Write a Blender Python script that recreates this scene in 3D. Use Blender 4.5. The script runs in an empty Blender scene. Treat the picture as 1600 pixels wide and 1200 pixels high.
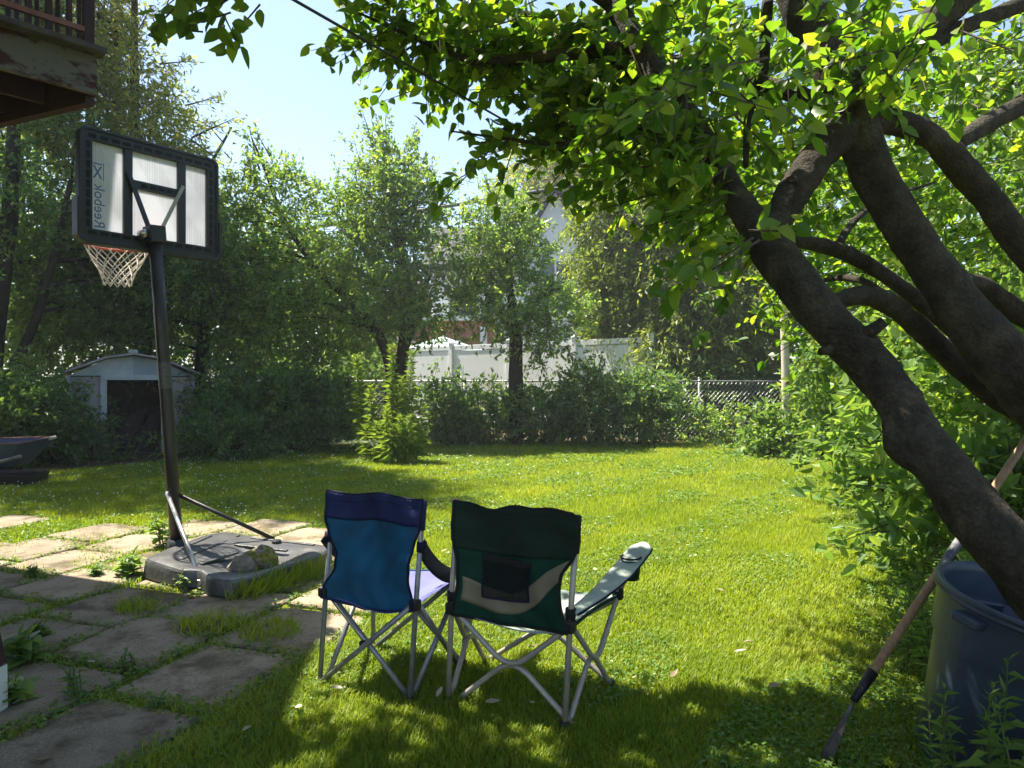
import bpy, math, random
import numpy as np
from mathutils import Vector, Matrix, Quaternion

random.seed(7)
RNG = np.random.default_rng(11)
scene = bpy.context.scene
COL = scene.collection

# ------------------------------------------------------------------ camera, sky, sun, exposure
CAM_H = 1.35
F = 1110.0            # focal length in pixels of the 1600 px wide photograph
HZ = 595.0            # pixel row of the horizon
cam_d = bpy.data.cameras.new("camera")
cam_d.sensor_width = 36.0
cam_d.lens = 36.0 * F / 1600.0
cam_d.shift_y = (HZ - 600.0) / 1600.0
cam_d.clip_start = 0.05
cam_d.clip_end = 2000.0
cam = bpy.data.objects.new("camera", cam_d)
COL.objects.link(cam)
cam.location = (0, 0, CAM_H)
cam.rotation_euler = (math.radians(90), 0, 0)
scene.camera = cam

SUN = Vector((-0.42, 0.24, 1.0)).normalized()      # direction towards the sun
sun_elev = math.asin(SUN.z)
sun_rot = math.atan2(SUN.x, SUN.y)
world = bpy.data.worlds.new("World")
scene.world = world
world.use_nodes = True
wn = world.node_tree
for n in list(wn.nodes):
    wn.nodes.remove(n)
sky = wn.nodes.new("ShaderNodeTexSky")
sky.sky_type = 'NISHITA'
sky.sun_disc = False
sky.sun_elevation = sun_elev
sky.sun_rotation = sun_rot
sky.altitude = 100
sky.air_density = 1.0
sky.dust_density = 1.0
sky.ozone_density = 1.0
bg = wn.nodes.new("ShaderNodeBackground")
bg.inputs["Strength"].default_value = 0.086
wo = wn.nodes.new("ShaderNodeOutputWorld")
wn.links.new(sky.outputs[0], bg.inputs[0])
wn.links.new(bg.outputs[0], wo.inputs[0])

sd = bpy.data.lights.new("sun", 'SUN')
sd.energy = 5.0
sd.angle = math.radians(0.53)
sd.color = (1.0, 0.93, 0.80)
so = bpy.data.objects.new("sun", sd)
COL.objects.link(so)
so.rotation_euler = SUN.to_track_quat('Z', 'Y').to_euler()
so.location = (-6, 3, 14)

scene.view_settings.view_transform = 'Standard'
scene.view_settings.look = 'None'
scene.view_settings.exposure = 1.75
scene.view_settings.gamma = 1.0
scene.view_settings.use_curve_mapping = False
scene.render.engine = 'CYCLES'
scene.cycles.max_bounces = 7
scene.cycles.diffuse_bounces = 3
scene.cycles.transmission_bounces = 4
scene.cycles.transparent_max_bounces = 6
scene.cycles.caustics_reflective = False
scene.cycles.caustics_refractive = False

# ------------------------------------------------------------------ helpers
def W(px, py, Y):
    return Vector(((px - 800.0) / F * Y, Y, CAM_H - (py - HZ) / F * Y))

def G(px, py, z=0.0):
    Y = F * (CAM_H - z) / (py - HZ)
    return Vector(((px - 800.0) / F * Y, Y, z))

def org(o):
    v = Vector((0, 0, 0))
    while o is not None:
        v += o.location
        o = o.parent
    return v

def tag(o, label=None, cat=None, group=None, kind=None):
    if label: o["label"] = label
    if cat: o["category"] = cat
    if group: o["group"] = group
    if kind: o["kind"] = kind
    return o

def thing(name, label, cat, loc=(0, 0, 0), rz=0.0, group=None):
    o = bpy.data.objects.new(name, None)
    o.empty_display_size = 0.2
    COL.objects.link(o)
    o.location = loc
    o.rotation_euler = (0, 0, rz)
    return tag(o, label, cat, group)

def link(name, me, m, parent=None, kind=None):
    o = bpy.data.objects.new(name, me)
    COL.objects.link(o)
    if m is not None and not me.materials:
        me.materials.append(m)
    if parent is not None:
        o.parent = parent
    if kind:
        o["kind"] = kind
    return o

class MB:
    def __init__(self):
        self.v = []; self.f = []
    def add(self, vs, fs):
        b = len(self.v)
        self.v.extend([tuple(p) for p in vs])
        self.f.extend([tuple(b + i for i in q) for q in fs])
        return self
    def box(self, c, s, M=None):
        hx, hy, hz = s[0] / 2, s[1] / 2, s[2] / 2
        vs = [Vector((x * hx, y * hy, z * hz)) for z in (-1, 1) for y in (-1, 1) for x in (-1, 1)]
        if M is not None:
            vs = [M @ p for p in vs]
        vs = [p + Vector(c) for p in vs]
        return self.add(vs, [(0, 2, 3, 1), (4, 5, 7, 6), (0, 1, 5, 4), (1, 3, 7, 5), (3, 2, 6, 7), (2, 0, 4, 6)])
    def bar(self, a, b, w, h, up=(0, 0, 1)):
        a = Vector(a); b = Vector(b)
        d = (b - a); L = d.length; d.normalize()
        s = d.cross(Vector(up)).normalized(); u = s.cross(d)
        vs = []
        for p in (a, b):
            for (x, y) in ((-1, -1), (1, -1), (1, 1), (-1, 1)):
                vs.append(p + s * (x * w / 2) + u * (y * h / 2))
        return self.add(vs, [(0, 3, 2, 1), (4, 5, 6, 7), (0, 1, 5, 4), (1, 2, 6, 5), (2, 3, 7, 6), (3, 0, 4, 7)])
    def tube(self, pts, r, n=8, cap=True, wob=0.0):
        pts = [Vector(p) for p in pts]
        m = len(pts)
        rs = r if isinstance(r, (list, tuple)) else [r] * m
        t0 = (pts[1] - pts[0]).normalized()
        ref = Vector((0, 0, 1)) if abs(t0.z) < 0.9 else Vector((1, 0, 0))
        s = t0.cross(ref).normalized()
        vs = []
        for i, p in enumerate(pts):
            t = (pts[min(i + 1, m - 1)] - pts[max(i - 1, 0)]).normalized()
            s = (s - t * s.dot(t)).normalized()
            u = t.cross(s)
            for k in range(n):
                a = 2 * math.pi * k / n
                rr = rs[i] * (1 + (random.uniform(-wob, wob) if wob else 0))
                vs.append(p + s * (math.cos(a) * rr) + u * (math.sin(a) * rr))
        fs = []
        for i in range(m - 1):
            for k in range(n):
                k2 = (k + 1) % n
                fs.append((i * n + k, i * n + k2, (i + 1) * n + k2, (i + 1) * n + k))
        if cap:
            fs.append(tuple(reversed(range(n))))
            fs.append(tuple((m - 1) * n + k for k in range(n)))
        return self.add(vs, fs)
    def lathe(self, prof, n=24, c=(0, 0, 0), cap=(True, True)):
        c = Vector(c)
        vs = []; fs = []
        for (r, z) in prof:
            for k in range(n):
                a = 2 * math.pi * k / n
                vs.append(c + Vector((r * math.cos(a), r * math.sin(a), z)))
        for i in range(len(prof) - 1):
            for k in range(n):
                k2 = (k + 1) % n
                fs.append((i * n + k, i * n + k2, (i + 1) * n + k2, (i + 1) * n + k))
        if cap[0]: fs.append(tuple(reversed(range(n))))
        if cap[1]: fs.append(tuple((len(prof) - 1) * n + k for k in range(n)))
        return self.add(vs, fs)
    def grid(self, fn, nu, nv):
        vs = [fn(i / nu, j / nv) for j in range(nv + 1) for i in range(nu + 1)]
        fs = [(j * (nu + 1) + i, j * (nu + 1) + i + 1, (j + 1) * (nu + 1) + i + 1, (j + 1) * (nu + 1) + i)
              for j in range(nv) for i in range(nu)]
        return self.add(vs, fs)
    def build(self, name, m, parent=None, smooth=False, local=False, kind=None, bevel=0.0, solid=0.0):
        o3 = Vector((0, 0, 0)) if (local or parent is None) else org(parent)
        me = bpy.data.meshes.new(name)
        me.from_pydata([tuple(Vector(p) - o3) for p in self.v], [], self.f)
        me.polygons.foreach_set("use_smooth", [smooth] * len(me.polygons))
        me.update()
        o = link(name, me, m, parent, kind)
        if solid:
            md = o.modifiers.new("thickness", 'SOLIDIFY'); md.thickness = solid; md.offset = 0
        if bevel:
            md = o.modifiers.new("edge", 'BEVEL'); md.width = bevel; md.segments = 2; md.limit_method = 'ANGLE'
        return o

def curve(pts, n=6):
    """Catmull-Rom through points"""
    pts = [Vector(p) for p in pts]
    P = [pts[0] * 2 - pts[1]] + pts + [pts[-1] * 2 - pts[-2]]
    out = []
    for i in range(1, len(P) - 2):
        for k in range(n):
            t = k / n
            a, b, c, d = P[i - 1], P[i], P[i + 1], P[i + 2]
            out.append(0.5 * ((2 * b) + (c - a) * t + (2 * a - 5 * b + 4 * c - d) * t * t + (3 * b - a - 3 * c + d) * t ** 3))
    out.append(pts[-1])
    return out

def interp(vals, n=6):
    out = []
    for i in range(len(vals) - 1):
        for k in range(n):
            out.append(vals[i] + (vals[i + 1] - vals[i]) * k / n)
    out.append(vals[-1])
    return out

def np_mesh(name, verts, tris, smooth=False):
    me = bpy.data.meshes.new(name)
    nv, nf = len(verts), len(tris)
    me.vertices.add(nv)
    me.vertices.foreach_set("co", np.ascontiguousarray(verts, dtype=np.float32).ravel())
    me.loops.add(nf * 3)
    me.loops.foreach_set("vertex_index", np.ascontiguousarray(tris, dtype=np.int32).ravel())
    me.polygons.add(nf)
    me.polygons.foreach_set("loop_start", np.arange(0, nf * 3, 3, dtype=np.int32))
    me.polygons.foreach_set("use_smooth", np.full(nf, smooth))
    me.update(calc_edges=True)
    return me

def nrm(a):
    return a / np.maximum(np.linalg.norm(a, axis=-1, keepdims=True), 1e-9)

# ------------------------------------------------------------------ materials
def new_mat(name):
    m = bpy.data.materials.new(name)
    m.use_nodes = True
    nt = m.node_tree
    for n in list(nt.nodes):
        nt.nodes.remove(n)
    out = nt.nodes.new("ShaderNodeOutputMaterial")
    return m, nt, out

def N(nt, t, **kw):
    n = nt.nodes.new(t)
    for k, v in kw.items():
        setattr(n, k, v)
    return n

def ramp(nt, stops):
    r = N(nt, "ShaderNodeValToRGB")
    els = r.color_ramp.elements
    while len(els) < len(stops):
        els.new(0.5)
    for e, (p, c) in zip(els, stops):
        e.position = p
        e.color = (c[0], c[1], c[2], 1)
    return r

def surf(name, col, col2=None, rough=0.6, spec=0.4, metal=0.0, nscale=6.0, bump=0.0, bscale=30.0, stretch=(1, 1, 1), lo=0.35, hi=0.65, rvar=0.0, detail=6.0, extra=None):
    m, nt, out = new_mat(name)
    p = N(nt, "ShaderNodeBsdfPrincipled")
    p.inputs["Roughness"].default_value = rough
    p.inputs["Metallic"].default_value = metal
    p.inputs["Specular IOR Level"].default_value = spec
    tc = N(nt, "ShaderNodeTexCoord")
    mp = N(nt, "ShaderNodeMapping"); mp.inputs["Scale"].default_value = stretch
    nt.links.new(tc.outputs["Object"], mp.inputs[0])
    nz = N(nt, "ShaderNodeTexNoise")
    nz.inputs["Scale"].default_value = nscale
    nz.inputs["Detail"].default_value = detail
    nz.inputs["Roughness"].default_value = 0.65
    nt.links.new(mp.outputs[0], nz.inputs["Vector"])
    c2 = col2 if col2 else tuple(c * 0.8 for c in col)
    stops = [(lo, c2), (hi, col)]
    if extra: stops.append(extra)
    r = ramp(nt, stops)
    nt.links.new(nz.outputs["Fac"], r.inputs[0])
    nt.links.new(r.outputs[0], p.inputs["Base Color"])
    if rvar:
        mr = N(nt, "ShaderNodeMapRange")
        mr.inputs["To Min"].default_value = rough - rvar; mr.inputs["To Max"].default_value = rough + rvar
        nt.links.new(nz.outputs["Fac"], mr.inputs[0]); nt.links.new(mr.outputs[0], p.inputs["Roughness"])
    if bump:
        n2 = N(nt, "ShaderNodeTexNoise")
        n2.inputs["Scale"].default_value = bscale
        n2.inputs["Detail"].default_value = 8
        nt.links.new(mp.outputs[0], n2.inputs["Vector"])
        b = N(nt, "ShaderNodeBump")
        b.inputs["Strength"].default_value = bump
        b.inputs["Distance"].default_value = 0.02
        nt.links.new(n2.outputs["Fac"], b.inputs["Height"])
        nt.links.new(b.outputs[0], p.inputs["Normal"])
    nt.links.new(p.outputs[0], out.inputs[0])
    return m

def leaf_mat(name, dark, mid, light, trans=0.42, tcol=None, rough=0.45, spec=0.35, patch=0.0, pscale=0.9):
    m, nt, out = new_mat(name)
    geo = N(nt, "ShaderNodeNewGeometry")
    oi = N(nt, "ShaderNodeObjectInfo")
    ad = N(nt, "ShaderNodeMath", operation='ADD')
    nt.links.new(geo.outputs["Random Per Island"], ad.inputs[0])
    nt.links.new(oi.outputs["Random"], ad.inputs[1])
    fr = N(nt, "ShaderNodeMath", operation='FRACT')
    nt.links.new(ad.outputs[0], fr.inputs[0])
    r = ramp(nt, [(0.0, dark), (0.55, mid), (1.0, light)])
    fac = fr.outputs[0]
    if patch:
        tcn = N(nt, "ShaderNodeTexCoord")
        nz = N(nt, "ShaderNodeTexNoise"); nz.inputs["Scale"].default_value = pscale; nz.inputs["Detail"].default_value = 5; nz.inputs["Roughness"].default_value = .7
        nt.links.new(tcn.outputs["Object"], nz.inputs["Vector"])
        mr = N(nt, "ShaderNodeMapRange"); mr.inputs["From Min"].default_value = .32; mr.inputs["From Max"].default_value = .68
        nt.links.new(nz.outputs["Fac"], mr.inputs[0])
        mxf = N(nt, "ShaderNodeMix"); mxf.inputs["Factor"].default_value = patch
        nt.links.new(fac, mxf.inputs[2]); nt.links.new(mr.outputs[0], mxf.inputs[3])
        fac = mxf.outputs[0]
    nt.links.new(fac, r.inputs[0])
    p = N(nt, "ShaderNodeBsdfPrincipled")
    p.inputs["Roughness"].default_value = rough
    p.inputs["Specular IOR Level"].default_value = spec
    nt.links.new(r.outputs[0], p.inputs["Base Color"])
    t = N(nt, "ShaderNodeBsdfTranslucent")
    mx = N(nt, "ShaderNodeMix", data_type='RGBA', blend_type='MULTIPLY')
    mx.inputs["Factor"].default_value = 1.0
    tc = tcol if tcol else (2.3, 2.1, 0.9)
    mx.inputs[7].default_value = (tc[0], tc[1], tc[2], 1)
    nt.links.new(r.outputs[0], mx.inputs[6])
    nt.links.new(mx.outputs[2], t.inputs["Color"])
    ms = N(nt, "ShaderNodeMixShader")
    ms.inputs[0].default_value = trans
    nt.links.new(p.outputs[0], ms.inputs[1])
    nt.links.new(t.outputs[0], ms.inputs[2])
    nt.links.new(ms.outputs[0], out.inputs[0])
    return m

def sheet_mat(name, col, col2, trans=0.3, rough=0.75, nscale=8.0, weave=900.0):
    """woven cloth or translucent plastic sheet"""
    m, nt, out = new_mat(name)
    tc = N(nt, "ShaderNodeTexCoord")
    nz = N(nt, "ShaderNodeTexNoise"); nz.inputs["Scale"].default_value = nscale; nz.inputs["Detail"].default_value = 5
    nt.links.new(tc.outputs["Object"], nz.inputs["Vector"])
    r = ramp(nt, [(0.3, col2), (0.65, col)])
    nt.links.new(nz.outputs["Fac"], r.inputs[0])
    p = N(nt, "ShaderNodeBsdfPrincipled")
    p.inputs["Roughness"].default_value = rough
    p.inputs["Specular IOR Level"].default_value = 0.25
    nt.links.new(r.outputs[0], p.inputs["Base Color"])
    n2 = N(nt, "ShaderNodeTexNoise"); n2.inputs["Scale"].default_value = 14; n2.inputs["Detail"].default_value = 5
    nt.links.new(tc.outputs["Object"], n2.inputs["Vector"])
    b = N(nt, "ShaderNodeBump"); b.inputs["Strength"].default_value = 0.55; b.inputs["Distance"].default_value = 0.01
    nt.links.new(n2.outputs["Fac"], b.inputs["Height"]); nt.links.new(b.outputs[0], p.inputs["Normal"])
    t = N(nt, "ShaderNodeBsdfTranslucent")
    nt.links.new(r.outputs[0], t.inputs["Color"])
    ms = N(nt, "ShaderNodeMixShader"); ms.inputs[0].default_value = trans
    nt.links.new(p.outputs[0], ms.inputs[1]); nt.links.new(t.outputs[0], ms.inputs[2])
    nt.links.new(ms.outputs[0], out.inputs[0])
    return m

M = {}
M["bark"] = surf("bark", (0.06, 0.047, 0.036), (0.028, 0.022, 0.017), rough=0.9, spec=0.2, nscale=9, bump=0.9, bscale=45, stretch=(1, 1, 0.6))
M["bark_fg"] = surf("bark_smooth", (0.042, 0.033, 0.023), (0.02, 0.016, 0.011), rough=0.8, spec=0.25, nscale=14, bump=0.55, bscale=70, extra=(0.78, (0.065, 0.06, 0.036)))
M["twig"] = surf("twig_bark", (0.09, 0.065, 0.05), (0.05, 0.035, 0.028), rough=0.85)
M["dead"] = surf("dead_twig", (0.32, 0.28, 0.24), (0.2, 0.17, 0.15), rough=0.9)
M["leaf_fg"] = leaf_mat("leaf_foreground", (0.045, 0.105, 0.016), (0.095, 0.17, 0.024), (0.20, 0.255, 0.035), trans=0.53, tcol=(2.35, 2.4, 0.65), rough=0.4)
M["leaf_dark"] = leaf_mat("leaf_dark", (0.055, 0.115, 0.042), (0.092, 0.172, 0.058), (0.165, 0.25, 0.078), trans=0.45, rough=.38, spec=.5)
M["leaf_mid"] = leaf_mat("leaf_mid", (0.075, 0.15, 0.042), (0.14, 0.24, 0.062), (0.26, 0.34, 0.085), trans=0.48, rough=.4, spec=.45)
M["leaf_yellow"] = leaf_mat("leaf_yellow_green", (0.10, 0.15, 0.035), (0.19, 0.235, 0.05), (0.32, 0.31, 0.07), trans=0.46)
M["leaf_cedar"] = leaf_mat("leaf_cedar", (0.11, 0.17, 0.035), (0.18, 0.25, 0.05), (0.28, 0.33, 0.075), trans=0.45, tcol=(1.9, 1.8, .7))
M["leaf_weed"] = leaf_mat("leaf_weed", (0.078, 0.150, 0.039), (0.117, 0.208, 0.046), (0.182, 0.260, 0.065), trans=0.42)
M["grass"] = leaf_mat("grass_blade", (0.112, 0.19, 0.014), (0.205, 0.282, 0.022), (0.37, 0.40, 0.06), trans=0.45, tcol=(1.8, 1.65, 0.55), patch=.55, rough=0.5, spec=0.3)
M["clover"] = leaf_mat("clover_leaf", (0.07, 0.15, 0.022), (0.11, 0.20, 0.03), (0.17, 0.26, 0.05), trans=0.4, tcol=(2.0, 1.8, 0.7))
M["petal"] = surf("clover_petal", (0.75, 0.74, 0.68), (0.6, 0.58, 0.5), rough=0.8)
M["lawn"] = surf("lawn_ground", (0.13, 0.17, 0.018), (0.085, 0.085, 0.025), rough=1.0, spec=0.0, nscale=2.5, bump=0.8, bscale=60, lo=0.3, hi=0.6, extra=(0.8, (0.17, 0.17, 0.04)))
M["soil"] = surf("bed_soil", (0.13, 0.09, 0.055), (0.06, 0.055, 0.025), rough=1.0, spec=0.0, nscale=4, bump=1.0, bscale=50)
M["concrete"] = None
M["plastic_black"] = surf("weathered_black_plastic", (0.022, 0.026, 0.034), (0.014, 0.016, 0.02), rough=0.45, spec=0.5, nscale=20, rvar=0.1)
M["slot_shade"] = surf("slot_shade_black", (0.005, 0.005, 0.006), rough=0.7)
M["plastic_base"] = surf("base_plastic", (0.085, 0.084, 0.083), (0.045, 0.045, 0.047), rough=0.36, spec=0.6, nscale=4, bump=0.2, bscale=30, rvar=0.12, extra=(0.75, (0.20, 0.19, 0.17)))
M["pole_black"] = surf("pole_black_steel", (0.02, 0.018, 0.018), (0.03, 0.024, 0.02), rough=0.42, spec=0.5, nscale=12, rvar=0.12)
M["steel_grey"] = surf("grey_tube_steel", (0.30, 0.30, 0.31), (0.20, 0.20, 0.21), rough=0.4, metal=0.45, nscale=30, rvar=0.1)
M["steel_taupe"] = surf("taupe_tube_steel", (0.42, 0.37, 0.31), (0.33, 0.29, 0.25), rough=0.42, metal=0.25, nscale=30, rvar=0.1)
M["steel_bright"] = surf("bright_steel", (0.6, 0.6, 0.6), (0.42, 0.4, 0.38), rough=0.3, metal=0.9, nscale=25, rvar=0.1)
M["rim"] = surf("rim_orange_paint", (0.55, 0.10, 0.05), (0.42, 0.09, 0.05), rough=0.5)
M["net"] = surf("net_cord", (0.72, 0.68, 0.63), (0.55, 0.5, 0.46), rough=0.9)
M["blue_print"] = surf("blue_print", (0.07, 0.15, 0.36), (0.12, 0.20, 0.38), rough=0.6)
M["board_pane"] = sheet_mat("frosted_pane", (0.84, 0.86, 0.90), (0.68, 0.70, 0.74), trans=0.62, rough=0.4, nscale=3.5)
def halftone():
    m = M["board_pane"]; nt = m.node_tree
    r = [n for n in nt.nodes if n.type == 'VALTORGB'][0]
    geo = N(nt, "ShaderNodeNewGeometry")
    vo = N(nt, "ShaderNodeTexVoronoi"); vo.inputs["Scale"].default_value = 95; vo.inputs["Randomness"].default_value = .1
    nt.links.new(geo.outputs["Position"], vo.inputs["Vector"])
    wv = N(nt, "ShaderNodeTexWave"); wv.inputs["Scale"].default_value = 1.1; wv.inputs["Distortion"].default_value = 1.5; wv.bands_direction = 'DIAGONAL'
    nt.links.new(geo.outputs["Position"], wv.inputs["Vector"])
    lt = N(nt, "ShaderNodeMath", operation='LESS_THAN'); lt.inputs[1].default_value = .38
    nt.links.new(vo.outputs["Distance"], lt.inputs[0])
    gt = N(nt, "ShaderNodeMath", operation='GREATER_THAN'); gt.inputs[1].default_value = .5
    nt.links.new(wv.outputs["Fac"], gt.inputs[0])
    mu = N(nt, "ShaderNodeMath", operation='MULTIPLY'); nt.links.new(lt.outputs[0], mu.inputs[0]); nt.links.new(gt.outputs[0], mu.inputs[1])
    m2 = N(nt, "ShaderNodeMath", operation='MULTIPLY'); nt.links.new(mu.outputs[0], m2.inputs[0]); m2.inputs[1].default_value = .45
    mx = N(nt, "ShaderNodeMix", data_type='RGBA'); nt.links.new(m2.outputs[0], mx.inputs[0]); nt.links.new(r.outputs[0], mx.inputs[6]); mx.inputs[7].default_value = (.35, .36, .38, 1)
    for l in list(r.outputs[0].links):
        if l.to_node != mx: nt.links.new(mx.outputs[2], l.to_socket)
halftone()
M["cloth_blue"] = sheet_mat("cloth_blue", (0.0189, 0.1546, 0.3004), (0.0260, 0.0810, 0.1484), trans=0.38, nscale=6)
M["cloth_purple"] = sheet_mat("cloth_purple", (0.030, 0.040, 0.135), (0.020, 0.026, 0.09), trans=0.28)
M["cloth_seat_sunlit"] = sheet_mat("cloth_seat_sunlit", (0.20, 0.21, 0.46), (0.15, 0.16, 0.38), trans=0.3)  # seat cloth colour with the sunlight on it already put in
M["cloth_navy"] = sheet_mat("cloth_navy", (0.0111, 0.0130, 0.0372), (0.0075, 0.0084, 0.0224), trans=0.1)
M["cloth_green"] = sheet_mat("cloth_green", (0.0099, 0.0595, 0.0378), (0.0059, 0.0397, 0.0258), trans=0.25)
M["cloth_dkgreen"] = sheet_mat("cloth_dark_green", (0.0133, 0.0313, 0.0223), (0.0090, 0.0202, 0.0157), trans=0.15)
M["cloth_beige"] = sheet_mat("cloth_beige", (0.3255, 0.2790, 0.1938), (0.2558, 0.2170, 0.1472), trans=0.35)
M["cloth_sage"] = sheet_mat("cloth_sage", (0.50, 0.55, 0.47), (0.30, 0.38, 0.33), trans=0.25)
M["mesh_black"] = surf("mesh_pocket_black", (0.012, 0.012, 0.012), rough=0.9)
M["black_rubber"] = surf("black_joint_plastic", (0.012, 0.012, 0.015), rough=0.55)
M["bin"] = surf("blue_bin_plastic", (0.040, 0.058, 0.092), (0.026, 0.040, 0.068), rough=0.42, spec=0.5, nscale=5, rvar=0.1, bump=0.08, bscale=60)
M["bin_dark"] = surf("navy_lid_plastic", (0.018, 0.026, 0.055), (0.012, 0.018, 0.04), rough=0.45)
M["wood_handle"] = surf("worn_handle_wood", (0.40, 0.24, 0.13), (0.24, 0.14, 0.08), rough=0.6, nscale=10, stretch=(8, 8, 1), bump=0.2)
M["wood_pale"] = surf("pale_weathered_wood", (0.66, 0.60, 0.48), (0.48, 0.42, 0.32), rough=0.8, nscale=9, stretch=(1, 6, 6), bump=0.3)
M["wood_grey"] = surf("grey_weathered_wood", (0.30, 0.28, 0.25), (0.16, 0.145, 0.13), rough=0.85, nscale=9, bump=0.3)
M["wood_dark"] = surf("dark_old_plank", (0.11, 0.09, 0.08), (0.05, 0.042, 0.04), rough=0.85, nscale=9, bump=0.4)
M["peeling"] = surf("peeling_red_paint", (0.15, 0.135, 0.13), (0.06, 0.018, 0.017), rough=0.8, nscale=5, lo=0.44, hi=0.52, bump=0.6, bscale=28, stretch=(1, 1, 2.2), detail=10)
M["deck_red"] = surf("deck_dark_red", (0.055, 0.020, 0.018), (0.03, 0.012, 0.012), rough=0.75, nscale=9, bump=0.2)
M["white_paint"] = surf("white_paint", (0.74, 0.74, 0.72), (0.62, 0.62, 0.6), rough=0.55, nscale=3)
M["vinyl"] = surf("white_vinyl", (0.84, 0.85, 0.84), (0.77, 0.79, 0.78), rough=0.4, nscale=2)
M["galv"] = surf("galvanised_wire", (0.42, 0.42, 0.41), (0.3, 0.3, 0.3), rough=0.45, metal=0.5)
M["shed_grey"] = surf("shed_grey_metal", (0.36, 0.34, 0.33), (0.26, 0.25, 0.245), rough=0.5, nscale=3, rvar=0.1)
M["shed_white"] = surf("shed_white_metal", (0.46, 0.51, 0.53), (0.33, 0.38, 0.41), rough=0.5, nscale=4)
M["shed_roof"] = surf("shed_roof_metal", (0.22, 0.23, 0.25), (0.08, 0.075, 0.07), rough=0.5, nscale=3.5, lo=0.4, hi=0.6)
M["barrow"] = surf("barrow_blue_steel", (0.03, 0.055, 0.14), (0.05, 0.03, 0.03), rough=0.5, nscale=5, lo=0.3, hi=0.45)
M["rust"] = surf("rusty_steel", (0.20, 0.10, 0.06), (0.10, 0.05, 0.035), rough=0.85, nscale=8)
M["tyre"] = surf("tyre_rubber", (0.015, 0.015, 0.016), rough=0.8)
M["siding"] = surf("white_siding", (0.78, 0.79, 0.80), (0.70, 0.71, 0.72), rough=0.6, nscale=1.5)
M["shingle"] = surf("dark_shingle", (0.06, 0.06, 0.068), (0.035, 0.035, 0.04), rough=0.9, nscale=8)
M["brick"] = surf("red_brick", (0.36, 0.14, 0.09), (0.26, 0.10, 0.07), rough=0.9, nscale=8)
M["glass_dark"] = surf("window_glass", (0.05, 0.06, 0.07), (0.035, 0.04, 0.05), rough=0.08, spec=0.8)
M["mint"] = sheet_mat("mint_canvas", (0.55, 0.66, 0.62), (0.48, 0.6, 0.56), trans=0.3)
M["rope"] = surf("cable_black", (0.03, 0.03, 0.03), rough=0.6)
M["bag"] = surf("dark_plastic_bag", (0.012, 0.015, 0.03), rough=0.35)

def concrete_mat():
    m, nt, out = new_mat("weathered_paving_concrete")
    p = N(nt, "ShaderNodeBsdfPrincipled"); p.inputs["Roughness"].default_value = 0.93; p.inputs["Specular IOR Level"].default_value = .15
    geo = N(nt, "ShaderNodeNewGeometry"); oi = N(nt, "ShaderNodeObjectInfo")
    def noise(sc, det=8, rg=.7):
        n = N(nt, "ShaderNodeTexNoise"); n.inputs["Scale"].default_value = sc; n.inputs["Detail"].default_value = det; n.inputs["Roughness"].default_value = rg
        nt.links.new(geo.outputs["Position"], n.inputs["Vector"]); return n
    def mix(a, b, f, mode='MIX'):
        x = N(nt, "ShaderNodeMix", data_type='RGBA', blend_type=mode)
        nt.links.new(a, x.inputs[6]); nt.links.new(b, x.inputs[7])
        if isinstance(f, float): x.inputs[0].default_value = f
        else: nt.links.new(f, x.inputs[0])
        return x.outputs[2]
    c1 = ramp(nt, [(.3, (.18, .155, .125)), (.5, (.265, .23, .185)), (.7, (.33, .29, .235))]); n1 = noise(4.5, 10); nt.links.new(n1.outputs["Fac"], c1.inputs[0])
    c2 = ramp(nt, [(.35, (.45, .45, .45)), (.5, (1, 1, 1)), (.68, (1.35, 1.33, 1.3))]); n2 = noise(160, 3); nt.links.new(n2.outputs["Fac"], c2.inputs[0])
    col = mix(c1.outputs[0], c2.outputs[0], .8, 'MULTIPLY')
    c3 = ramp(nt, [(.50, (0, 0, 0)), (.60, (.9, .9, .9))]); n3 = noise(1.9, 9, .75); nt.links.new(n3.outputs["Fac"], c3.inputs[0])
    moss = N(nt, "ShaderNodeRGB"); moss.outputs[0].default_value = (.095, .085, .055, 1)
    col = mix(col, moss.outputs[0], c3.outputs[0])
    tone = ramp(nt, [(0, (.95, .89, .81)), (1, (1.30, 1.20, 1.05))]); nt.links.new(oi.outputs["Random"], tone.inputs[0])
    col = mix(col, tone.outputs[0], 1.0, 'MULTIPLY')
    nt.links.new(col, p.inputs["Base Color"])
    b = N(nt, "ShaderNodeBump"); b.inputs["Strength"].default_value = .8; b.inputs["Distance"].default_value = .012
    nb = noise(70, 10, .8); nt.links.new(nb.outputs["Fac"], b.inputs["Height"]); nt.links.new(b.outputs[0], p.inputs["Normal"])
    nt.links.new(p.outputs[0], out.inputs[0])
    return m
M["concrete"] = concrete_mat()

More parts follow.
